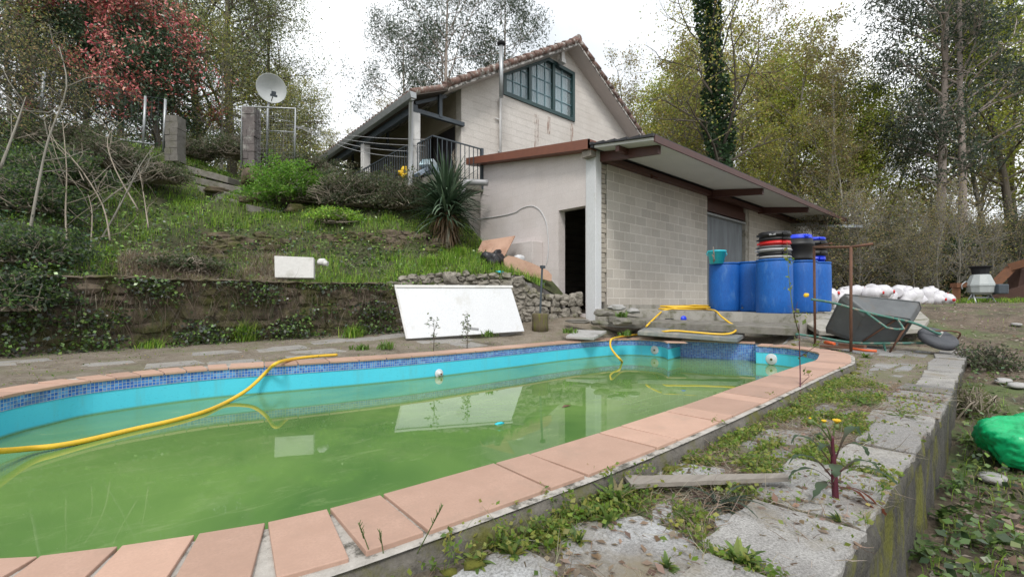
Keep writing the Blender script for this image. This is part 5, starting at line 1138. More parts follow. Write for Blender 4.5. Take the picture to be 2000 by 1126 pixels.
def tree(name, seed, label, leafn, size, cols, spread, mat=LEAF, barkm=M_bark, asp=.6, flat=.1, droop=0, filt=None, extra=None, grp=None, cat='tree', **k):
    mb, tips, tr = grow(seed, **k); t = thing(name, label, cat, (0, 0, 0), grp, local=True); obj('trunk', mb, barkm, t)
    rng = np.random.default_rng(seed); T = np.array([tuple(p) for p in tips]); parts = []
    if filt is not None: T = T[filt(T)]
    if leafn and len(T):
        i = rng.integers(0, len(T), leafn); w_ = rng.random(len(T))**3.5; i = rng.choice(len(T), leafn, p=w_/w_.sum())
        P = T[i]+rng.normal(size=(leafn, 3))*spread; 
        tone = (.75+.5*rng.random(len(T)))[i][:, None]
        parts.append(leaves(rng, P, size, colr(rng, leafn, cols)*tone, flat, asp, droop))
    if extra: parts += extra(rng, tr)
    if parts: V, F4, c = merge(parts); field_mesh('crown', V, F4, c, mat, t)
    return t
YG_ = [(.36, .38, .07), (.46, .45, .09), (.24, .28, .07), (.40, .33, .12)]
OL = [(.17, .21, .09), (.25, .28, .13), (.11, .14, .06), (.34, .35, .14)]
DK = [(.06, .085, .055), (.09, .12, .08), (.045, .065, .042), (.14, .17, .12)]
IV = [(.02, .05, .02), (.035, .075, .028), (.015, .035, .018), (.05, .085, .04)]
RD = [(.52, .12, .13), (.64, .21, .19), (.40, .09, .10), (.55, .28, .19)]
GL = [(.06, .12, .055), (.10, .16, .09), (.035, .07, .035)]
BR = [(.30, .23, .11), (.37, .29, .14), (.21, .20, .08), (.38, .37, .12)]
def ivy(zmax, rad, n):
    def f(rng, tr):
        T = np.array([tuple(p) for p in tr]); t = rng.random(n); z = t*zmax; x = np.interp(z, T[:, 2], T[:, 0]); y = np.interp(z, T[:, 2], T[:, 1]); a = rng.uniform(0, 2*PI, n); R = rad*(1.15-.5*t)*(.6+.4*np.sin(z*1.3+a*2)+.4*rng.random(n)); return [leaves(rng, np.c_[x+R*np.cos(a), y+R*np.sin(a), z], .14, colr(rng, n, [(.04, .085, .035), (.06, .12, .045), (.03, .06, .03)]), .2, .9)]
    return f
GR = [(.26, .46, .05), (.36, .57, .07), (.15, .29, .04), (.36, .44, .10), (.13, .25, .04)]
PR = {}
def proto(key, *a, **k): PR[key] = tree(*a, **k)
W1 = 'trees of the wood behind the buildings'
proto('al1', 'alder_tree', 1, 'x y z w', 8000, .13, YG_+BR, .18, H=15, r0=.16, n1=26, n2=7, n3=4, l1=.26, up=.7, barkm=M_barkgrey, grp=W1)
proto('al2', 'alder_tree', 2, 'x y z w', 8500, .13, YG_, .2, H=14, r0=.15, n1=26, n2=7, n3=4, l1=.30, up=.5, barkm=M_barkgrey, grp=W1)
proto('al3', 'alder_tree', 3, 'x y z w', 6500, .12, BR, .2, H=16, r0=.14, n1=28, n2=7, n3=5, l1=.24, up=.8, barkm=M_barkgrey, t0=.2, grp=W1)
proto('ivt', 'ivied_tree', 4, 'x y z w', 7000, .11, YG_, .35, wob=.018, H=17, r0=.24, n1=26, n2=7, n3=4, l1=.33, up=.6, barkm=M_bark, extra=ivy(14, .62, 12000), grp=W1)
proto('oak', 'broad_tree', 5, 'x y z w', 15000, .15, [(.36, .42, .06), (.46, .50, .08), (.26, .31, .06)], .38, H=14, r0=.2, n1=30, n2=7, n3=4, l1=.34, up=.45, barkm=M_bark, grp=W1)
proto('euc', 'eucalyptus_tree', 6, 'x y z w', 17000, .19, DK, .3, wob=.02, H=17, r0=.19, t0=.26, n1=34, n2=7, n3=3, l1=.16, up=.5, barkm=M_euc, asp=.25, droop=.6, flat=0, env=lambda t: .7+.8*math.sin(PI*min(1, max(0, (t-.3)/.75))), grp='eucalyptus trees')
proto('eu2', 'eucalyptus_tree', 7, 'x y z w', 15000, .20, DK, .28, wob=.02, H=18, r0=.17, t0=.32, n1=30, n2=7, n3=3, l1=.14, up=.6, barkm=M_euc, asp=.25, droop=.6, env=lambda t: .8+.5*math.sin(PI*t), grp='eucalyptus trees')
proto('wil', 'willow_tree', 8, 'x y z w', 22000, .11, OL, .38, H=11, r0=.17, t0=.15, n1=34, n2=8, n3=4, l1=.36, up=.5, barkm=M_bark, asp=.35, grp='green trees on the slope')
proto('wi2', 'young_tree', 9, 'x y z w', 6500, .10, OL+YG_, .3, H=8, r0=.08, t0=.1, n1=26, n2=7, n3=4, l1=.3, up=.8, barkm=M_barkgrey, asp=.5, grp='green trees on the slope')
proto('bar', 'bare_bush', 10, 'x y z w', 2200, .08, BR+IV, .2, H=4.2, r0=.035, t0=.02, n1=22, n2=6, n3=4, l1=.5, up=1.1, barkm=M_bark, side=5, grp='bare bushes at the edge of the wood', cat='bush')
proto('ba2', 'bare_bush', 12, 'x y z w', 1600, .07, BR, .2, H=5, r0=.04, t0=.02, n1=30, n2=6, n3=5, l1=.42, up=1.3, barkm=M_barkgrey, side=5, grp='bare bushes at the edge of the wood', cat='bush')
proto('grb', 'evergreen_bush', 13, 'x y z w', 9000, .09, IV+GL, .22, H=2.4, r0=.05, t0=.05, n1=24, n2=6, n3=4, l1=.55, up=.8, cat='bush', grp='dark bushes at the edge of the wood')
first = {}
NUM = ['slim', 'spindly', 'leaning', 'thin', 'tall', 'sparse']
TREES = []
def put(key, px, Y, sc, label, dz=0, tilt=0, rot=None):
    x, y = site((px-1000)/FP*Y, Y); z = hz(x, y)-.1+dz; rz = (px*7.3+Y*3.1) % 6.28 if rot is None else rot; e = (tilt*math.sin(px), tilt*math.cos(px), rz)
    if key not in first: o = PR[key]; first[key] = 1; o.location = (x, y, z); o.rotation_euler = e; o.scale = (sc,)*3; o['label'] = label; return o
    return copy_tree(PR[key], (x, y, z), 0, sc, label, e)
put('euc', 1832, 19, 1.0, 'tall eucalyptus with pale trunk, left of the pair at the right edge', rot=1)
put('eu2', 1878, 18.6, .98, 'second tall eucalyptus of the right hand pair, standing behind the first', rot=2.2)
put('euc', 1722, 34, .62, 'distant dark eucalyptus seen over the yellow green trees', rot=3)
for px, Y, s, k, lb in ((862, 33, 1.32, 'euc', 'dark eucalyptus directly behind the roof, broadest of the group'), (795, 36, 1.1, 'euc', 'dark eucalyptus left of the broadest one behind the roof'), (985, 35, 1.3, 'eu2', 'tall thin eucalyptus behind the chimney flue')): put(k, px, Y, s, lb)
put('ivt', 1415, 19.5, .95, 'tall tree with ivy covered trunk above the canopy', rot=.5)
put('ivt', 1350, 30, .9, 'ivy clad tree further back, left of the big ivied one', rot=2)
put('ivt', 1620, 27, .8, 'ivy clad tree right of the big ivied one', rot=4)
put('oak', 1630, 22, .7, 'fresh yellow green tree over the far end of the canopy', rot=1.1)
put('oak', 1540, 25, .95, 'fresh yellow green tree left of the similar one over the canopy end', rot=2.1)
put('oak', 1985, 21, 1.0, 'tree with olive yellow leaves leaning in at the right edge', rot=4.1)
put('oak', 1310, 28, .92, 'yellow green tree just right of the roof ridge', rot=3)
rg = random.Random(31)
spots = [(1200, 27, .82), (1245, 24, .72), (1285, 25, .8), (1330, 23, .85), (1375, 27, .95), (1395, 25, .9), (1450, 26, 1), (1480, 23, .92), (1510, 28, 1.05), (1545, 24, .95), (1570, 30, 1.0), (1590, 21, .78), (1625, 23, .8), (1655, 27, .85), (1700, 25, .7), (1800, 24, .42), (1905, 24, .8), (1935, 22, .9), (1965, 26, .95), (1995, 24, 1), (2060, 22, 1), (1180, 32, .75), (1235, 33, .85), (1420, 33, 1.1), (1500, 35, 1.1), (1455, 22, .6), (1640, 19, .5), (1560, 33, 1.1)]
WHERE = lambda px: 'above the canopy' if px < 1640 else 'at the right edge of the wood' if px > 1880 else 'left of the eucalyptus pair'
for i, (px, Y, s) in enumerate(spots): put(('al1', 'al2', 'al3')[i % 3], px, Y, s, 'thin grey stemmed tree with sparse spring leaves '+WHERE(px), tilt=.06)
for i, (px, Y, s) in enumerate([(560, 30, .55), (620, 27, .5), (665, 24, .45), (700, 29, .5), (740, 26, .5), (780, 28, .62), (820, 30, .7), (640, 34, .6), (590, 24, .45), (540, 25, .62), (1040, 34, .8), (720, 33, .6)]): put(('al3', 'al1')[i % 2], px, Y, s, 'small sparse leaved tree on the slope left of the house roof', tilt=.05)
put('wil', 455, 16.5, 1.0, 'large grey green tree behind the gate pillar', rot=1); put('wil', 400, 19, 1.15, 'large grey green tree behind the red leaved one', rot=2.5); put('wil', 520, 20, .85, 'grey green tree right of the satellite dish pillar', rot=4)
put('wil', 60, 15, .95, 'dark olive tree at the upper left corner', rot=3.6); put('wil', -60, 12, .8, 'dark olive tree cut by the left edge', rot=5); put('wil', 230, 21, 1.0, 'olive green tree behind the left half of the red tree', rot=.3)
for i, (px, Y, s) in enumerate([(430, 14.5, .62), (610, 19, .7), (655, 20, .68), (560, 17, .6), (700, 21, .6), (20, 12, .7), (330, 18, .9), (500, 16, .55)]): put('wi2', px, Y, s, 'slender young tree with small olive leaves on the slope behind the gate')
for i in range(44):
    px = 1580+i*11+rg.uniform(-8, 8); Y = rg.choice((13.5, 15, 16.5, 18.5))+rg.uniform(-.5, .5)+(1.5 if px < 1700 else 0); put(('bar', 'ba2')[i % 2], px, max(Y, 14), rg.uniform(.42, .74), 'bare twiggy bush in the thicket behind the white jugs' if px < 1880 else 'bare twiggy bush in the thicket behind the cement mixer')
for i, (px, Y, s) in enumerate([(1880, 15, .7), (1905, 16, .85), (1850, 17, .7), (1960, 15.5, .8), (1990, 17, 1), (1700, 17, .6), (1650, 18, .7), (1760, 18, .7), (2030, 15, 1), (1800, 19, .9), (1620, 20, .9), (1740, 21, 1)]): put('grb', px, Y, s, 'dark evergreen bush at the foot of the wood behind the mixer' if px > 1840 else 'dark evergreen bush at the foot of the wood behind the jugs')
for i, (px, Y, s) in enumerate([(30, 9.5, .62), (110, 10.5, .55), (-30, 8.5, .6), (160, 9.8, .42), (-90, 9, .7)]): put('bar', px, Y, s, 'bare grey shrub on the slope in front of the wire fence')
# far wood: one mass closing the horizon
rng = np.random.default_rng(3); n = 90000; a = rng.uniform(-PI*.5, PI*1.2, n); R = rng.uniform(42, 60, n)
u = rng.uniform(-1.3, 1.4, n); Y = rng.uniform(40, 58, n); x, y = CU*u*Y+SU*Y, -SU*u*Y+CU*Y; top = 3.4+2.2*np.sin(u*9)+1.4*np.sin(u*23)+np.where(u < .1, 5, 2.2); z = hgr(x, y)+rng.random(n)**.8*top
V, F4, c = leaves(rng, np.c_[x, y, z], .42, colr(rng, n, OL+BR+IV, .35), .1, .6); o = field_mesh('far_woodland', V, F4, c, LEAF); o['kind'] = 'stuff'; o['label'] = 'far woodland seen as one mass between the trunks'
# undergrowth of the near wood floor
n = 60000; u = rng.uniform(.50, 1.25, n); Y = rng.uniform(13.2, 30, n); x, y = CU*u*Y+SU*Y, -SU*u*Y+CU*Y; ok = ~((x < 21.9) & (y > 4.0) & (y < 10)); x, y, Y = x[ok], y[ok], Y[ok]; n = len(x)
z = hgr(x, y)+rng.random(n)**1.6*np.clip((Y-12.8)*.35, .2, 1.6)
V, F4, c = leaves(rng, np.c_[x, y, z], .10, colr(rng, n, BR+IV+[(.12, .09, .06), (.09, .07, .05)], .35), .2, .6); o = field_mesh('undergrowth', V, F4, c, LEAF); o['kind'] = 'stuff'; o['label'] = 'brown and green undergrowth on the floor of the wood'
# red leaved tree
def redtree():
    mb, tips, tr = grow(77, 6.2, .10, t0=.12, n1=34, n2=7, n3=4, l1=.42, up=.75, wob=.04)
    t = thing('red_leaved_tree', 'dense round tree with red young leaves over dark green ones behind the wire fence', 'tree', (0, 0, 0), None, local=True); obj('trunk', mb, M_bark, t)
    rng = np.random.default_rng(5); T = np.array([tuple(p) for p in tips]); n = 30000; i = rng.integers(0, len(T), n); P = T[i]+rng.normal(size=(n, 3))*.16
    c = np.array([0, 0, 3.4]); q = (P-c)/np.array([2.5, 2.5, 3.2]); rad = np.linalg.norm(q, axis=1)+rng.normal(size=n)*.12; hgt = P[:, 2]
    cl = np.array([noise.noise(Vector(p)*1.3) for p in P]); red = (rad > .66+.3*cl) & (hgt > 2.1+cl*2.2) & (rng.random(n) < .86)
    col = np.where(red[:, None], colr(rng, n, RD), colr(rng, n, GL)); V, F4, cc = leaves(rng, P, .115, col, 0, .42); field_mesh('crown', V, F4, cc, LEAFS, t); return t
t = redtree(); x, y = site((165-1000)/FP*13.6, 13.6); t.location = (x, y, hz(x, y)-.5); t.scale = (.86, .86, .86)
t['label'] = 'left of two dense trees with red young leaves behind the wire fence'; t['group'] = 'red leaved trees'
x, y = site((312-1000)/FP*13.2, 13.2); copy_tree(t, (x, y, hz(x, y)-.6), 2, .84, 'right of two dense trees with red young leaves, above the stone pillar')
# bright green shrub, bramble hedge
def bush(name, label, cat, C0, R_, n, size, cols, seed, mat=LEAF, tw=120, stem=M_twig, asp=.5, flat=.1, kind=None):
    rng = np.random.default_rng(seed); t = thing(name, label, cat, C0); mb = MB(); C0 = Vector(C0)
    for k in range(tw):
        d = rng.normal(size=3); d[2] = abs(d[2])*.9+.1; d = d/np.linalg.norm(d); q = C0+Vector((d[0]*R_[0], d[1]*R_[1], d[2]*R_[2]))*.93; b = C0+Vector((rng.normal()*.3*R_[0], rng.normal()*.3*R_[1], -.1)); m = (b+q)/2+Vector(rng.normal(size=3)*.08); mb.tube([b, m, q], [.012, .008, .004], 4, False)
    obj('stem', mb, stem, t); d = rng.normal(size=(n, 3)); d[:, 2] = np.abs(d[:, 2])-.15; d = unit(d); lump = np.array([noise.noise(Vector(v)*2.6+Vector((seed, 0, 0))) for v in d])
    r = (rng.random(n)**.4)*(1+.75*lump); P = np.array(C0)+d*np.array(R_)*r[:, None]; tone = (.7+.5*np.clip(lump+.5, 0, 1))[:, None]
    V, F4, c = leaves(rng, P, size, colr(rng, n, cols)*tone, flat, asp); field_mesh('foliage', V, F4, c, mat, t); return t
bush('green_shrub', 'bright yellow green shrub on the slope beside the gate', 'shrub', D(578, 385, 10.9), (.95, .7, .72), 15000, .06, [(.13, .27, .03), (.09, .2, .03), (.17, .32, .04)], 3)
BRM = [(.07, .09, .04), (.11, .13, .06), (.17, .17, .12), (.06, .10, .035), (.13, .12, .08)]
bush('bramble_hedge', 'grey brown bramble hedge between the green shrub and the spiky plant', 'hedge', D(700, 398, 11.0), (1.3, .8, .78), 16000, .06, BRM, 4, tw=300)
for i, (px, py, Y, r, hh, kd, lb) in enumerate(((40, 400, 7.2, .75, .5, 1, 'ivy mound at the left edge of the slope'), (120, 350, 8.2, .8, .5, 1, 'ivy mound before the left end of the fence'), (60, 500, 6.3, .6, .4, 1, 'dark ivy mound at the lower left above the wall'), (215, 315, 9.6, .8, .45, 0, 'grey bramble mound below the fence rail'), (310, 345, 9.9, .6, .35, 0, 'bramble mound below the stone pillar'), (150, 290, 9.8, .9, .5, 0, 'twiggy bramble mound under the fence at left'), (360, 520, 7.5, .6, .16, 0, 'dry bramble mound on the wall top'), (660, 430, 10.2, .6, .25, 2, 'grassy green mound in front of the bramble hedge'), (20, 590, 5.6, .5, .4, 1, 'ivy hanging over the left end of the stone wall'), (470, 300, 12.6, .8, .5, 0, 'brambles behind the dark pillar'), (600, 335, 12.4, .9, .4, 0, 'brambles behind the green shrub'), (380, 300, 12.5, .7, .4, 0, 'brambles behind the stone pillar'))):
    bush('mound_plant', lb, 'bush', D(px, py, Y), (r, r*.8, hh), int(9000*r*r)+1200, .055, (BRM, [(.05, .09, .035), (.08, .14, .04), (.04, .065, .035), (.12, .19, .05), (.09, .11, .08)], GR)[kd], 40+i, tw=int(160*r) if kd != 0 else int(320*r))
bush('bramble_hedge', 'low grey brown brambles under the balcony column', 'hedge', D(790, 400, 11.0), (.75, .6, .62), 8000, .06, BRM, 5, tw=160)
# ------------------------------------------------------------------ yucca
def yucca():
    rng = random.Random(6); base = Vector(D(872, 478, 10.3)); t = thing('yucca', 'big spiky yucca with dead hanging leaves against the painted garage wall', 'plant', base)
    mb = MB(); mb.tube([base-Vector((0, 0, .3)), base+Vector((0, 0, .9))], [.16, .12], 10); obj('trunk', mb, M_log, t)
    V = []; F_ = []; Cc = []
    def blade(p, d, L, w_, col, dr, seg=6):
        d = d.normalized(); s = d.cross(Vector((0, 0, 1)))
        s = s.normalized() if s.length > .05 else Vector((1, 0, 0)); q = p.copy(); b0 = len(V)
        for k in range(seg+1):
            ww = w_*(.7+.5*math.sin(PI*min(1, k/seg*1.2)))*(1-(k/seg)**3)+.002; n_ = s.cross(d).normalized(); V.extend([q-s*ww, q+n_*ww*.35, q+s*ww]); Cc.extend([col]*3)
            d = (d+Vector((0, 0, -dr*(k+1)/seg))).normalized(); q = q+d*(L/seg)
        for k in range(seg):
            for e in (0, 1): F_.append((b0+k*3+e, b0+k*3+e+1, b0+k*3+e+4, b0+k*3+e+3))
    for i in range(380):
        h = .55+.65*rng.random(); el = rng.uniform(-.25, 1.45); a = rng.uniform(0, 2*PI); d = Vector((math.cos(a)*math.cos(el), math.sin(a)*math.cos(el), math.sin(el))); g_ = rng.uniform(.7, 1.3); c = (.045*g_, .08*g_, .045*g_) if rng.random() < .7 else (.14*g_, .20*g_, .13*g_)  # some leaves painted paler: highlights put into the leaf colour
        blade(base+Vector((0, 0, h)), d, rng.uniform(.75, 1.15), .024, c, rng.uniform(.02, .16) if el > .3 else rng.uniform(.1, .3))
    n1 = len(V); 
    me = np.array([tuple(v) for v in V]); field_mesh('leaf_rosette', me, np.array(F_), np.array(Cc), LEAFS, t); V.clear(); F_.clear(); Cc.clear()
    for i in range(240):
        h = rng.uniform(.25, .8); a = rng.uniform(0, 2*PI); d = Vector((math.cos(a), math.sin(a), rng.uniform(-.9, .1))); g_ = rng.uniform(.6, 1.3); blade(base+Vector((0, 0, h)), d, rng.uniform(.4, .7), .019, (.26*g_, .18*g_, .11*g_) if rng.random() < .8 else (.30, .29, .22), rng.uniform(.5, .9))
    field_mesh('dead_leaves', np.array([tuple(v) for v in V]), np.array(F_), np.array(Cc), LEAF, t)
    mb = MB(); p = base+Vector((.25, -.12, .9)); q = Vector(D(884, 300, 10.1)); mb.tube([p, p.lerp(q, .5)+Vector((.03, 0, 0)), q], [.018, .012, .005], 6)
    for k in range(40): s = p.lerp(q, .45+.55*k/40); mb.tube([s, s+Vector((rng.gauss(0, .05), rng.gauss(0, .05), rng.uniform(.04, .12)))], [.006, .003], 3)
    obj('dry_flower_stalk', mb, M_twig, t)
yucca()
# ------------------------------------------------------------------ ground vegetation on the slope
rng = np.random.default_rng(12)
def sample(n, x0, x1, y0, y1, ok, near=5.0):
    x = rng.uniform(x0, x1, n); y = rng.uniform(y0, y1, n); d = np.hypot(x, y); k = rng.random(n) < np.minimum(1, (near/d)**1.5); k &= ok(x, y); return x[k], y[k]
def inhill(x, y): X_ = CU*x-SU*y; Y_ = SU*x+CU*y; return (y > yw(x)+.02) & (Y_ > 3) & (X_ > -1.2*Y_) & (X_ < .05*Y_+.2) & ~((x > 5.4) & (y > 10.3))
def pn(x, y, s, o=0): return np.array([noise.noise(Vector((a*s, b*s, o))) for a, b in zip(x, y)])
x, y = sample(420000, -11, 6.98, 6, 18, inhill, 8.5); z = hillz(x, y); px, py, dd = proj(x, y, z); q1 = pn(x, y, .9); q2 = pn(x, y, 2.2, 5)
# zones: grass on the lit tread, brambles and ivy at the left, dead stems above the wall
grassy = (px > 330)*1.0+(px > 180)*(px <= 330)*.45+(px < 180)*.25; grassy = grassy*np.clip(.75+1.5*q1+.8*q2, 0, 1)
bank = (py > 440+.02*px) & (py < 505) & (px > 380) & (px < 860); dry = (py > 478) & (px > 250) & (px < 545)
m = (rng.random(len(x)) < grassy*.9) & (rng.random(len(x)) > bank*.8) & (rng.random(len(x)) > dry*.6); P = np.c_[x, y, z][m]; n = len(P)
tall = np.clip(.15+.12*q2[m]+.05*(px[m] > 820), .06, .34)
V = blades(rng, P, tall, .009, colr(rng, n, GR, .35), .6); o = blade_obj('slope_grass', [V], LEAF); o['kind'] = 'stuff'; o['label'] = 'bright green grass on the terraced slope'
# broad weeds and ivy
m = rng.random(len(x)) < np.clip(.26+.5*(px < 170)+.35*bank-.5*q1+.2*(px < 330), .06, .95)*.62; P = np.c_[x, y, z+rng.random(len(x))**1.5*(.12+.25*(px < 200)+.15*np.clip(q2, 0, 1))][m]; n = len(P); k = px[m] < 200; 
cc = np.where((rng.random(n) < np.where(k, .75, .35))[:, None], colr(rng, n, IV+[(.05, .085, .05), (.08, .11, .08)], .4), colr(rng, n, [(.11, .20, .03), (.08, .15, .03), (.15, .24, .05)], .4)); V, F4, c = leaves(rng, P, .055, cc*1.25, .5, .75); o = field_mesh('ground_ivy', V, F4, c, LEAFS); o['kind'] = 'stuff'; o['label'] = 'ivy, nettles and bramble leaves covering the slope'
# dead stems and tangled twigs
m = rng.random(len(x)) < np.clip(.02+.34*dry+.10*bank+.03*(py > 515)+.02*(px < 300), 0, 1); P = np.c_[x, y, z][m]; n = len(P); d = rng.normal(size=(n, 3)); d[:, 2] = np.abs(d[:, 2])*.8; V, F4, c = strips(rng, P, d, .40, .0038, colr(rng, n, [(.30, .25, .19), (.22, .17, .12), (.38, .34, .28), (.16, .12, .09)]), 4, .9); o = field_mesh('dead_stems', V, F4, c, LEAF); o['kind'] = 'stuff'; o['label'] = 'tangled dead stems and grass on the slope'
n2_ = 60000; x2 = rng.uniform(-3, 4.2, n2_); y2 = yw(x2)+rng.random(n2_)**1.3*1.5; z2 = hillz(x2, y2); p2x, p2y, _ = proj(x2, y2, z2); k2 = (p2x > 230) & (p2x < 560) & (p2y > 455) & (rng.random(n2_) < np.clip(.55+1.6*pn(x2, y2, 1.7, 8), 0, 1)); x2, y2, z2 = x2[k2], y2[k2], z2[k2]; V = blades(rng, np.c_[x2, y2, z2], .2, .006, colr(rng, len(x2), [(.42, .36, .27), (.33, .27, .19), (.5, .44, .34), (.25, .19, .13)], .3), 1.3); o = blade_obj('dry_grass', [V], LEAF); o['kind'] = 'stuff'; o['label'] = 'pale dry grass matted along the top of the stone wall'
# small white flowers
m = (rng.random(len(x)) < .0016) & (px > 180); P = np.c_[x, y, z+.14][m]; V, F4, c = leaves(rng, P, .035, colr(rng, len(P), [(.75, .75, .7)]), 1, 1); o = field_mesh('white_flowers', V, F4, c, LEAF); o['kind'] = 'stuff'; o['label'] = 'scattered tiny white flowers in the slope grass'
# plants growing on and hanging over the long stone wall
n = 26000; x = rng.uniform(-5, 4.0, n); zz = rng.random(n); clump = pn(x, zz*2, 1.6, 9); keep = rng.random(n) < np.clip(.10+1.4*clump+.5*(zz < .25)+.35*(zz > .88)+.2*(x < -.3), .01, 1); x, zz = x[keep], zz[keep]; n = len(x)
y = yw(x)-.05-rng.random(n)*.12-.25*(1-zz)*rng.random(n)*(zz < .3); z = zz*1.0-.02; V, F4, c = leaves(rng, np.c_[x, y, z], .05, colr(rng, n, [(.05, .09, .03), (.08, .14, .03), (.11, .18, .04), (.04, .05, .03), (.07, .08, .07)], .4), .3, .75, .3); o = field_mesh('wall_ivy', V, F4, c, LEAFS); o['kind'] = 'stuff'; o['label'] = 'ivy and small ferns growing out of the dark stone wall'
n = 1500; x = rng.uniform(-5, 3.9, n); P = np.c_[x, yw(x)-.02, rng.uniform(.3, 1.02, n)]; d = np.c_[rng.normal(size=n)*.4, -rng.random(n)*.5-.1, -.7-rng.random(n)*.4]; V, F4, c = strips(rng, P, d, .4, .0035, colr(rng, n, [(.26, .21, .16), (.18, .14, .10), (.08, .11, .04)]), 4, .8); o = field_mesh('hanging_roots', V, F4, c, LEAF); o['kind'] = 'stuff'; o['label'] = 'dry roots and runners hanging down the stone wall'
# long grass tufts at the foot of the wall
def tuft(name, label, c, n, h, w_, cols, spread=.06, bend=1.0, grp=None, cat='plant', lean=None):
    P = np.array(c)+np.c_[rng.normal(size=n)*spread, rng.normal(size=n)*spread, np.zeros(n)]; V = blades(rng, P, h, w_, colr(rng, n, cols), bend, lean); o = blade_obj(name, [V], LEAF); tag(o, label, cat, grp); return o
for px_, py_, Y, n, h, lb in ((478, 668, 7.35, 300, .42, 'long green grass tuft at the wall foot below the pale block'), (690, 655, 7.8, 180, .26, 'green grass tuft at the wall foot left of the white panel'), (300, 680, 6.4, 120, .18, 'small grass tuft at the wall foot at left'), (900, 497, 9.9, 260, .3, 'tall grass tuft below the yucca'), (840, 520, 9.3, 220, .26, 'grass tuft on the slope left of the rubble wall')): tuft('grass_tuft', lb, (lambda q: (q[0], q[1], hz(q[0], q[1])-.01))(D(px_, py_, Y)), int(n*1.3), h, .010, GR, .085)
for i, (px_, py_, Y, h, lb) in enumerate(((755, 681, 6.35, .14, 'broad leaved green rosette between pool and white panel'), (955, 657, 7.1, .12, 'spiky green weed just right of the grey pipe piece'), (1215, 619, 8.35, .13, 'small green tuft on the stones near the pillar'), (1222, 655, 7.7, .11, 'green weed where the hose meets the pool'), (705, 683, 6.3, .1, 'grey green weed left of the broad leaved rosette'), (1112, 650, 7.8, .11, 'green weed beside the pale flagstone'))): tuft('weed', lb, D(px_, py_, Y), 60, h, .022, [(.16, .27, .05), (.12, .21, .04)], .05, .9)
# bare saplings and sticks at left
def sapling(name, label, pts, r0, seed, m=M_twig, nb=6, L=.5, leafc=None, leafn=0, lsize=.04, cat='sapling', up=.6):
    r = random.Random(seed); t = thing(name, label, cat, pts[0]); P = catmull(pts, 4); n = len(P); mb = MB(); mb.tube(P, [r0*(1-.75*i/(n-1)) for i in range(n)], 6); tips = []
    for k in range(nb):
        i = int(n*(.3+.65*k/nb)); p = P[min(i, n-2)]; d = Vector((r.gauss(0, 1), r.gauss(0, 1), abs(r.gauss(0, .6))+up)).normalized(); l = L*r.uniform(.5, 1.2); q = p+d*l*.5+Vector((r.gauss(0, .04), r.gauss(0, .04), 0)); s = q+(d+Vector((r.gauss(0, .3), r.gauss(0, .3), r.gauss(0, .2)))).normalized()*l*.5; mb.tube([p, q, s], [r0*.45, r0*.3, r0*.15], 5); tips += [q, s, (p+q)/2, (q+s)/2]
        for j in range(2): e = q.lerp(s, r.random()); f = e+Vector((r.gauss(0, 1), r.gauss(0, 1), r.gauss(.3, .6))).normalized()*l*.3; mb.tube([e, f], [r0*.2, r0*.1], 4); tips.append(f)
    tips += P[n//2:]
    obj('stem', mb, m, t)
    if leafn: T = np.array([tuple(v) for v in tips]); q = T[rng.integers(0, len(T), leafn)]+rng.normal(size=(leafn, 3))*lsize*.5; V, F4, c = leaves(rng, q, lsize, colr(rng, leafn, leafc), .2, .6); field_mesh('leaves', V, F4, c, LEAF, t)
    return t
SL = [(((133, 500), (128, 420), (130, 330), (122, 235)), 7.0, .016, 'pale bare sapling with a kinked top at the left'), (((55, 470), (75, 360), (95, 270), (130, 170), (115, 90)), 6.6, .022, 'thick bleached branch reaching above the fence'), (((175, 510), (180, 420), (172, 380)), 7.2, .014, 'short reddish bare stem at the left'), (((190, 480), (235, 400), (270, 330), (300, 285)), 7.6, .016, 'forked grey branch leaning right before the fence'), (((290, 445), (282, 390), (272, 330)), 7.8, .013, 'upright white lichened stick'), (((0, 330), (30, 250), (50, 190)), 6.0, .02, 'grey branch at the left edge'), (((215, 470), (200, 400), (150, 320), (90, 260)), 7.3, .014, 'thin grey branch leaning left'), (((150, 440), (220, 380), (262, 350), (300, 300)), 7.6, .012, 'long crooked pale twig crossing the slope'), (((270, 410), (225, 330), (210, 270), (240, 235)), 8.2, .014, 'bent bare branch in front of the fence rail')]
for i, (pp, Y, r0, lb) in enumerate(SL): sapling('bare_sapling', lb, [D(a, b, Y+.15*k) for k, (a, b) in enumerate(pp)], r0, i, M_barkgrey if i % 2 else M_twig, 7, .7)
# ------------------------------------------------------------------ terrace vegetation
def inter(x, y): return (y > ye(x)+.03) & ~near_pool(x, y, .345) & (y < yw(x)-.05)
op2 = [(p.x, p.y) for p in off(run, .345*SGN)]+[(p.x-nin.x*.34, p.y-nin.y*.34) for p in alcv]
LIT = [(.34, .24, .17), (.26, .18, .12), (.42, .32, .24), (.2, .14, .1)]
x, y = sample(260000, -2.2, 9.3, .3, 8.4, inter, 2.6); x2, y2 = sample(120000, .8, 5.2, .3, 1.2, inter, 9); x = np.r_[x, x2]; y = np.r_[y, y2]; z = terz(x, y); q = pn(x, y, 2.3, 7); q3 = pn(x, y, 6, 2); n = len(x)
fy = np.clip((1.25-y)*3, 0, 1)
inslab = np.zeros(n, bool)
for S_ in SLABS:
    sx = [p[0] for p in S_]; sy = [p[1] for p in S_]; k_ = (x > min(sx)) & (x < max(sx)) & (y > min(sy)) & (y < max(sy)); cxs, cys = sum(sx)/len(sx), sum(sy)/len(sy); inslab[k_] |= inpoly(x[k_], y[k_], [(cxs+(a-cxs)*.93, cys+(b-cys)*.93) for a, b in S_])
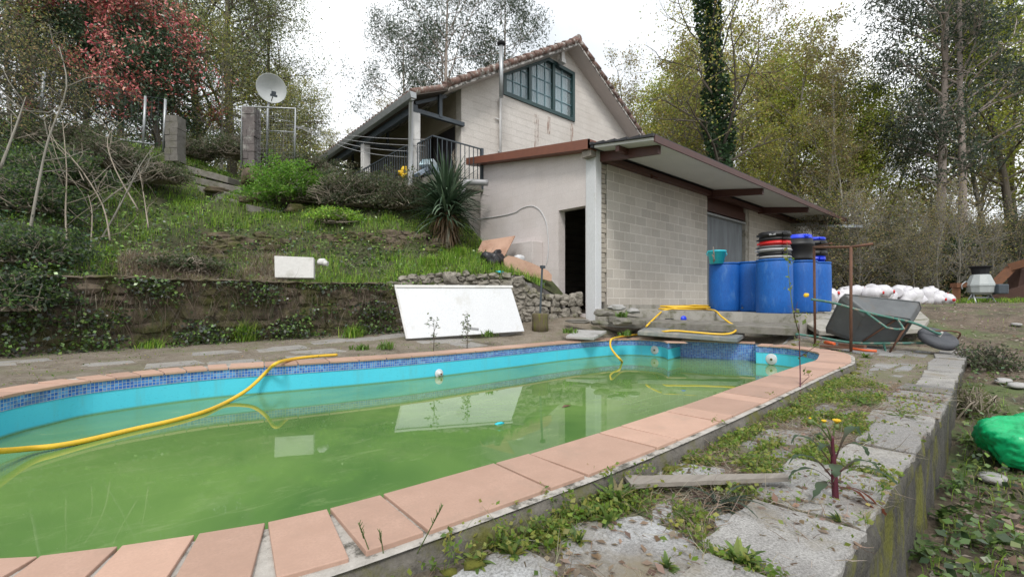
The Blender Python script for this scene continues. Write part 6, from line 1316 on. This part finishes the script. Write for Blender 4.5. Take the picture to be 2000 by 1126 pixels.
pdist = pool_dist(x, y); wgt = np.clip(.24+1.2*q+1.1*q3+.5*(pdist < .47), 0, 1)*(.35+.65*(y < 2.2)); m = rng.random(n) < wgt*.8*(~inslab+.06)*(.5+.5*(rng.random(n) < .9)); 
TG = [(.17, .27, .04), (.24, .30, .06), (.12, .20, .04), (.33, .33, .09)]
V, F4, c = leaves(rng, np.c_[x, y, z+rng.random(n)**2*.045][m], .019, colr(rng, m.sum(), TG, .35), .4, .7); o = field_mesh('creeping_weeds', V, F4, c, LEAF); o['kind'] = 'stuff'; o['label'] = 'tiny creeping weeds in the joints of the paving'
m = rng.random(n) < wgt*.22*(~inslab+.04); V = blades(rng, np.c_[x, y, z][m], .05, .0028, colr(rng, m.sum(), TG+[(.38, .33, .2)], .3), .8); o = blade_obj('joint_grass', [V], LEAF); o['kind'] = 'stuff'; o['label'] = 'short grass blades sprouting between the paving stones'
m = rng.random(n) < np.clip(.15-.5*q+.3*q3, .02, .6)*.35*(~inslab+.15); d = rng.normal(size=(m.sum(), 3)); d[:, 2] = np.abs(d[:, 2])*.15; V, F4, c = strips(rng, np.c_[x, y, z+.006][m], d, .09, .0016, colr(rng, m.sum(), [(.42, .35, .26), (.30, .23, .17), (.5, .44, .36)]), 3, .1); o = field_mesh('dry_straw', V, F4, c, LEAF); o['kind'] = 'stuff'; o['label'] = 'dry straw and thin twigs strewn over the terrace'
m = rng.random(n) < .012; V, F4, c = leaves(rng, np.c_[x, y, z+.008][m], .03, colr(rng, m.sum(), LIT), .8, .6); o = field_mesh('fallen_leaves', V, F4, c, LEAF); o['kind'] = 'stuff'; o['label'] = 'dry fallen leaves on the terrace'
# moss cushions along the curb
mb = MB(); rr = off(rc, .05*SGN); rg = random.Random(8)
for p in rr[::1]:
    if p.y < 1.9 and rg.random() < .75: mb.rock((p.x+rg.uniform(-.02, .02), p.y+rg.uniform(-.04, .01), -.08+rg.uniform(-.01, .01)), (rg.uniform(.03, .09), rg.uniform(.03, .06), rg.uniform(.015, .035)), rg.randrange(99), 1, .5)
o = obj('moss', mb, pm('moss', (.13, .13, .015), (.07, .08, .012), 30, .95, .8, .01)); o['kind'] = 'stuff'; o['label'] = 'yellow green moss along the foot of the coping curb'
# leafy weeds rooted along the curb
def rosette(name, label, c, n, L, w_, cols, seed, el=(.1, .9), lob=.5, cat='plant', stem=None, droop=.35, par=None):
    r = random.Random(seed); V = []; F_ = []; Cc = []; c = Vector(c)
    for i in range(n):
        a = r.uniform(0, 2*PI); e = r.uniform(*el); d = Vector((math.cos(a)*math.cos(e), math.sin(a)*math.cos(e), math.sin(e))); q = c+Vector((r.gauss(0, L*.06), r.gauss(0, L*.06), 0)); s = d.cross(Vector((0, 0, 1))).normalized(); l = L*r.uniform(.55, 1.2); b0 = len(V); col = Vector(r.choice(cols))*r.uniform(.7, 1.3); ns = 12
        for k in range(ns+1):
            t = k/ns; ww = w_*L*(math.sin(PI*min(1, t**.8+.02)))*(1-(lob if k % 2 else 0))+.0012; V += [q-s*ww, q-Vector((0, 0, ww*.3)), q+s*ww]; Cc += [tuple(col)]*3; d = (d-Vector((0, 0, droop*l/ns*3.2/max(L, .05)))).normalized(); q = q+d*(l/ns); gz = float((hgr if name == 'fern' else hter)(q.x, q.y))+.004
            if q.z < gz and name != 'x': q.z = gz
        for k in range(ns): F_ += [(b0+k*3, b0+k*3+1, b0+k*3+4, b0+k*3+3), (b0+k*3+1, b0+k*3+2, b0+k*3+5, b0+k*3+4)]
    o = field_mesh(name, np.array([tuple(v) for v in V]), np.array(F_), np.array(Cc), LEAF, par)
    if par is None: tag(o, label, cat)
    return o
GW = [(.13, .21, .05), (.17, .26, .06), (.09, .15, .045)]
def T(px, py, dz=0): p = G(px, py, -.085); return (p[0], p[1], float(hter(p[0], p[1]))+dz)
rosette('dandelion', 'big leafy green dandelion rosette between curb and granite slab', T(1205, 985), 64, .125, .075, GW+[(.28, .24, .12)], 1, (.05, 1.2), .45)
rosette('thistle_rosette', 'flat dark purple ribbed thistle rosette in front of the grey plank', T(1405, 985), 30, .15, .05, [(.05, .075, .05), (.10, .05, .05), (.07, .10, .07)], 2, (.05, .9), .65)
rosette('dock_plant', 'fresh green bushy weed at the bottom edge of the paving', T(1445, 1105), 70, .07, .11, GW+[(.24, .30, .07)], 3, (.2, 1.4), .2)
rosette('dandelion', 'small green rosette in the middle of the far paving', T(1690, 790), 30, .13, .09, GW, 4, (.1, .9), .4); rosette('dandelion', 'small rosette on the right edge stones', T(1760, 815), 20, .10, .08, GW, 5, (.1, .9), .4)
for i, (px, py, L, lb) in enumerate(((1190, 1020, .07, 'below the dandelion'), (1290, 912, .06, 'left of the plank end'), (1255, 968, .05, 'between dandelion and plank'), (1360, 860, .07, 'under the coping before the rose stem'), (1440, 830, .08, 'at the curb left of the rose stem'), (1480, 812, .07, 'just left of the rose stem'), (1640, 735, .1, 'at the curb near the pool corner'), (1690, 700, .12, 'by the pool corner coping'), (1000, 1085, .06, 'at the curb near the bottom edge'), (1060, 1045, .06, 'at the curb above the granite slab'), (930, 1105, .05, 'at the bottom edge beside the curb'), (1130, 1060, .05, 'in the joint beside the granite slab'), (1600, 860, .06, 'left of the sow thistle'), (1700, 870, .06, 'right of the sow thistle'), (1560, 800, .07, 'on the paving behind the sow thistle'), (1300, 1110, .05, 'in the joint at the bottom'), (1640, 1020, .04, 'on the cracked edge stones'))):
    rosette('weed', 'small leafy weed '+lb, T(px, py), 22, L, .12, GW+[(.30, .30, .08), (.22, .28, .07)], 20+i, (.2, 1.4), .2)
# climbing weeds along curb: leaves on thin stems
for i, (px, py) in enumerate(((960, 1075), (1020, 1060), (1090, 1010), (1160, 965), (1385, 850), (1500, 795), (1230, 950), (870, 1120))):
    p = T(px, py); sapling('chickweed', ['straggly chickweed by the bottom of the curb', 'yellowish chickweed leaning on the curb', 'taller chickweed beside the curb', 'chickweed left of the dandelion', 'leafy stems under the coping', 'leafy stems left of the rose', 'chickweed above the dandelion', 'chickweed at the bottom edge of the picture'][i], [p, (p[0]+.01, p[1]-.01, p[2]+.04), (p[0]+.03, p[1]-.02, p[2]+.08)], .0016, i+50, pm('green_stem', (.12, .17, .05), None, 9, .6, 0) if i == 0 else bpy.data.materials['green_stem'], 6, .06, TG, 60, .017, 'weed', .2)
# tall thin grass stems in the foreground
for (a, b, lb) in (((735, 1126), (700, 1020), 'thin seeding grass stem at the bottom of the coping'), ((752, 1120), (741, 1035), 'second thin grass stem beside it'), ((800, 1110), (865, 985), 'long thin grass stem leaning over the coping')):
    p = Vector(T(*a)); q = Vector(D(b[0], b[1], 1.12)); mb = MB(); mb.tube(catmull([p, p.lerp(q, .5)+Vector((.004, .004, 0)), q], 4), [.0016]*9, 4); 
    for k in range(8): s = p.lerp(q, .72+.28*k/8); mb.tube([s, s+Vector((rg.gauss(0, .004), rg.gauss(0, .004), .012))], [.0016, .0006], 4)
    tag(obj('seeding_grass', mb, bpy.data.materials['green_stem']), lb, 'grass')
# sow thistle with yellow flowers
def sowthistle():
    r = random.Random(3); b = Vector(T(1632, 975)); t = thing('sow_thistle', 'tall sow thistle with purple stem and yellow flowers on the edge stones', 'plant', b); top = Vector(D(1625, 850, b[0]*SU+b[1]*CU+.0)); H = top.z-b.z
    mb = MB(); mb.tube(catmull([b, b.lerp(top, .35), b.lerp(top, .7), top], 4), [.011]*5+[.009]*4+[.006]*4, 8); obj('stem', mb, M_pstem, t); rt = Vector((CU, -SU, 0)); bk = Vector((SU, CU, 0))
    V = []; F_ = []; Cc = []
    def leaf(P, w_, c0, c1):
        P = catmull(P, 5); n = len(P); b0 = len(V)
        for k, q in enumerate(P):
            t_ = k/(n-1); d = (P[min(k+1, n-1)]-P[max(k-1, 0)]).normalized(); s = d.cross(Vector((.1, .1, 1))).normalized(); ww = w_*max(0, math.sin(PI*t_**.75))*(1 if k % 3 else .45)*(.25 if t_ < .35 else 1)+.0022; cc = Vector(c0).lerp(Vector(c1), min(1, t_*2)); V.extend([q-s*ww+Vector((0, 0, ww*.3)), q, q+s*ww+Vector((0, 0, ww*.3))]); Cc.extend([tuple(cc)]*3)
        for k in range(n-1): F_.extend([(b0+k*3, b0+k*3+1, b0+k*3+4, b0+k*3+3), (b0+k*3+1, b0+k*3+2, b0+k*3+5, b0+k*3+4)])
    for (h, dx, dy, dz, g_) in ((.30, -.155, -.03, .10, 0), (.34, .15, .02, .05, 0), (.42, .17, -.03, .00, 0), (.25, -.12, .04, .03, 0), (.5, -.12, .02, .11, 0), (.55, .10, .03, .13, 0), (.18, .12, -.05, -.045, 1), (.62, -.07, -.04, .06, 0), (.2, -.10, -.05, .0, 0), (.66, .08, -.04, .05, 0), (.7, -.04, .04, .06, 0), (.45, -.05, -.08, .02, 0), (.14, .07, -.07, -.02, 1)):
        s = b.lerp(top, h); e = s+rt*dx+bk*dy+Vector((0, 0, dz)); m_ = s.lerp(e, .5)+Vector((0, 0, .03)); leaf([s, m_, e, e+rt*dx*.2-Vector((0, 0, .03))], .019, (.12, .02, .04), (.20, .07, .04) if g_ else (.10, .15, .09))
    o = field_mesh('leaves', np.array([tuple(v) for v in V]), np.array(F_), np.array(Cc), LEAF, t)
    for px, py, open_ in ((1609, 825, .6), (1634, 827, 1), (1582, 818, .3)):
        p = Vector(D(px, py, top.x*SU+top.y*CU)); mb = MB(); mb.tube([top.lerp(b, .1), (top+p)/2, p], [.004, .003, .004], 5); mb.lathe(p, [(.004, -.02), (.009, -.012), (.006, 0), (0, 0)], 8); bd = obj('bud', mb, bpy.data.materials['green_stem'], t); mb = MB()
        for k in range(26): a = k*2.4; e = .5+.5*(k/26); d = Vector((math.cos(a)*e, math.sin(a)*e, .9)).normalized(); mb.tube([p, p+d*.014*open_+Vector((0, 0, .002)), p+d*.02*open_], [.0015, .003, .001], 4)
        obj('flower', mb, M_gold, bd)
sowthistle()
# rose stem at the curb
sapling('rose_plant', 'tall dark rose stem with a few leaves rising from the curb near the pool corner', [T(1562, 790), D(1563, 735, 3.62), D(1561, 660, 3.62), D(1560, 632, 3.62)], .0065, 4, M_pstem, 3, .25, [(.13, .2, .04), (.22, .25, .06)], 30, .04, 'plant', 1.6)
sapling('rose_plant', 'long green rose shoot in front of the blue barrels', [D(1560, 650, 3.62), D(1548, 600, 3.6), D(1541, 540, 3.6), D(1537, 470, 3.6)], .0045, 6, bpy.data.materials['green_stem'], 3, .12, [(.15, .22, .04), (.3, .3, .08)], 22, .035, 'plant', .6)
mb = MB(); mb.rock(D(1575, 576, 3.6), (.035, .035, .035), 3, 2, .3); tag(obj('rose_bud', mb, M_gold), 'single yellow rosebud before the blue barrels', 'flower')
for i, (px, py, Y, top_, lb) in enumerate(((846, 690, 6.3, 622, 'dark leggy seedling before the left of the white panel'), (912, 680, 6.5, 612, 'taller leggy seedling before the grey pipe piece'), (1398, 648, 7.6, 615, 'reddish twig in front of the concrete step'), (1484, 640, 7.4, 570, 'thin twig with tiny leaves before the front barrel'), (1451, 640, 7.5, 598, 'thin twig left of the front barrel'))):
    b_ = RAY(px, py); Y = b_[0]*SU+b_[1]*CU; sapling('seedling', lb, [b_, D(px+2, (py+top_)/2, Y), D(px+1, top_, Y)], .008, i+9, M_pstem if i > 1 else M_bark, 6, .13, [(.10, .14, .07), (.16, .2, .08), (.25, .27, .18)], 60 if i < 2 else 14, .04, 'seedling', .7)
# ------------------------------------------------------------------ low ground on the right
def ingr(x, y): X_ = CU*x-SU*y; Y_ = SU*x+CU*y; return (Y_ > 1) & (X_ > 0) & (X_ < 1.25*Y_) & ~((y > ye(x)-.02) & (x < 9.4)) & ~((y > 2.6) & (x < 12.5)) & ~((y > 5) & (x > 7))
x, y = sample(420000, 1, 20, -6, 9, ingr, 3.4); z = grz(x, y); q = pn(x, y, 1.1, 17); q3 = pn(x, y, 3.3, 12); n = len(x); edge = np.clip(1-(ye(x)-y)/.7, 0, 1)*(x < 9.4)
m = rng.random(n) < .34*np.clip(.7-q, .2, 1); V, F4, c = leaves(rng, np.c_[x, y, z+.012+rng.random(n)*.02][m], .055, colr(rng, m.sum(), [(.36, .27, .21), (.26, .19, .14), (.46, .37, .31), (.18, .13, .10), (.5, .42, .36)]), .75, .6); o = field_mesh('leaf_litter', V, F4, c, LEAF); o['kind'] = 'stuff'; o['label'] = 'pale brown fallen leaves covering the lower ground'
m = rng.random(n) < np.clip(.10+.9*q+.6*q3+.5*edge, 0, .9)*.5; V = blades(rng, np.c_[x, y, z][m], .07+.05*edge[m], .005, colr(rng, m.sum(), GR+[(.2, .22, .07)], .35), .8); o = blade_obj('yard_grass', [V], LEAF); o['kind'] = 'stuff'; o['label'] = 'patchy grass on the lower ground'
m = rng.random(n) < edge*.6+.015*(q3 > .1); V, F4, c = leaves(rng, np.c_[x, y, z+rng.random(n)**1.4*(.03+.16*edge)][m], .045, colr(rng, m.sum(), [(.06, .10, .03), (.09, .15, .04), (.04, .07, .03), (.13, .19, .05)], .35), .5, .7); o = field_mesh('wall_foot_weeds', V, F4, c, LEAFS); o['kind'] = 'stuff'; o['label'] = 'green weeds and ivy at the foot of the retaining wall'
x = rng.uniform(13.5, 20, 26000); y = rng.uniform(-3, 4, 26000); kk = (SU*x+CU*y > 12.0) & (SU*x+CU*y < 14.5); x, y = x[kk], y[kk]; V = blades(rng, np.c_[x, y, hgr(x, y)], .16, .012, colr(rng, len(x), GR, .4), .7); o = blade_obj('yard_edge_grass', [V], LEAF); o['kind'] = 'stuff'; o['label'] = 'longer grass in front of the mixer at the edge of the wood'
bush('low_shrub', 'small dark leafy shrub growing against the far end of the retaining wall', 'shrub', D(1925, 715, 5.9), (.42, .35, .26), 3000, .04, [(.07, .10, .05), (.12, .14, .07), (.10, .08, .07)], 8, tw=50)
bush('dry_grass_clump', 'feathery dry green clump at the wall beside the green sack', 'shrub', D(1895, 800, 4.4), (.2, .2, .26), 1400, .05, [(.13, .17, .05), (.2, .2, .09)], 9, tw=60, asp=.12)
for i, (px, py, Y) in enumerate(((1960, 735, 5.2), (1985, 745, 5.0), (1945, 700, 6.0), (1940, 905, 3.1), (1985, 640, 8))): mb = MB(); p = D(px, py, Y); mb.rock((p[0], p[1], float(hgr(p[0], p[1]))+.03), (.2, .14, .06), i+3, 2, .3); tag(obj('flat_stone', mb, M_granite), ['flat pale stone on the lower ground above the green sack', 'second flat pale stone right of the first', 'flat stone near the low shrub', 'flat stone below the green sack', 'flat stone far up the yard'][i], 'stone')
# fern fronds below the wall
for i, (px, py) in enumerate(((1840, 1010), (1800, 1080), (1870, 960), (1930, 1060), (1900, 880))):
    Y = 1.22*FP/(py-HY)*1.0; p = D(px, py, Y); p = (p[0], p[1], float(hgr(p[0], p[1]))+.02); rosette('fern', ['feathery fern below the edge stones', 'fern at the bottom beside the wall', 'fern tuft halfway along the wall foot', 'fern out on the leaf litter', 'fern near the green sack'][i], p, 14, .22, .09, [(.08, .14, .04), (.12, .19, .05)], 90+i, (.2, 1.1), .8, 'fern')
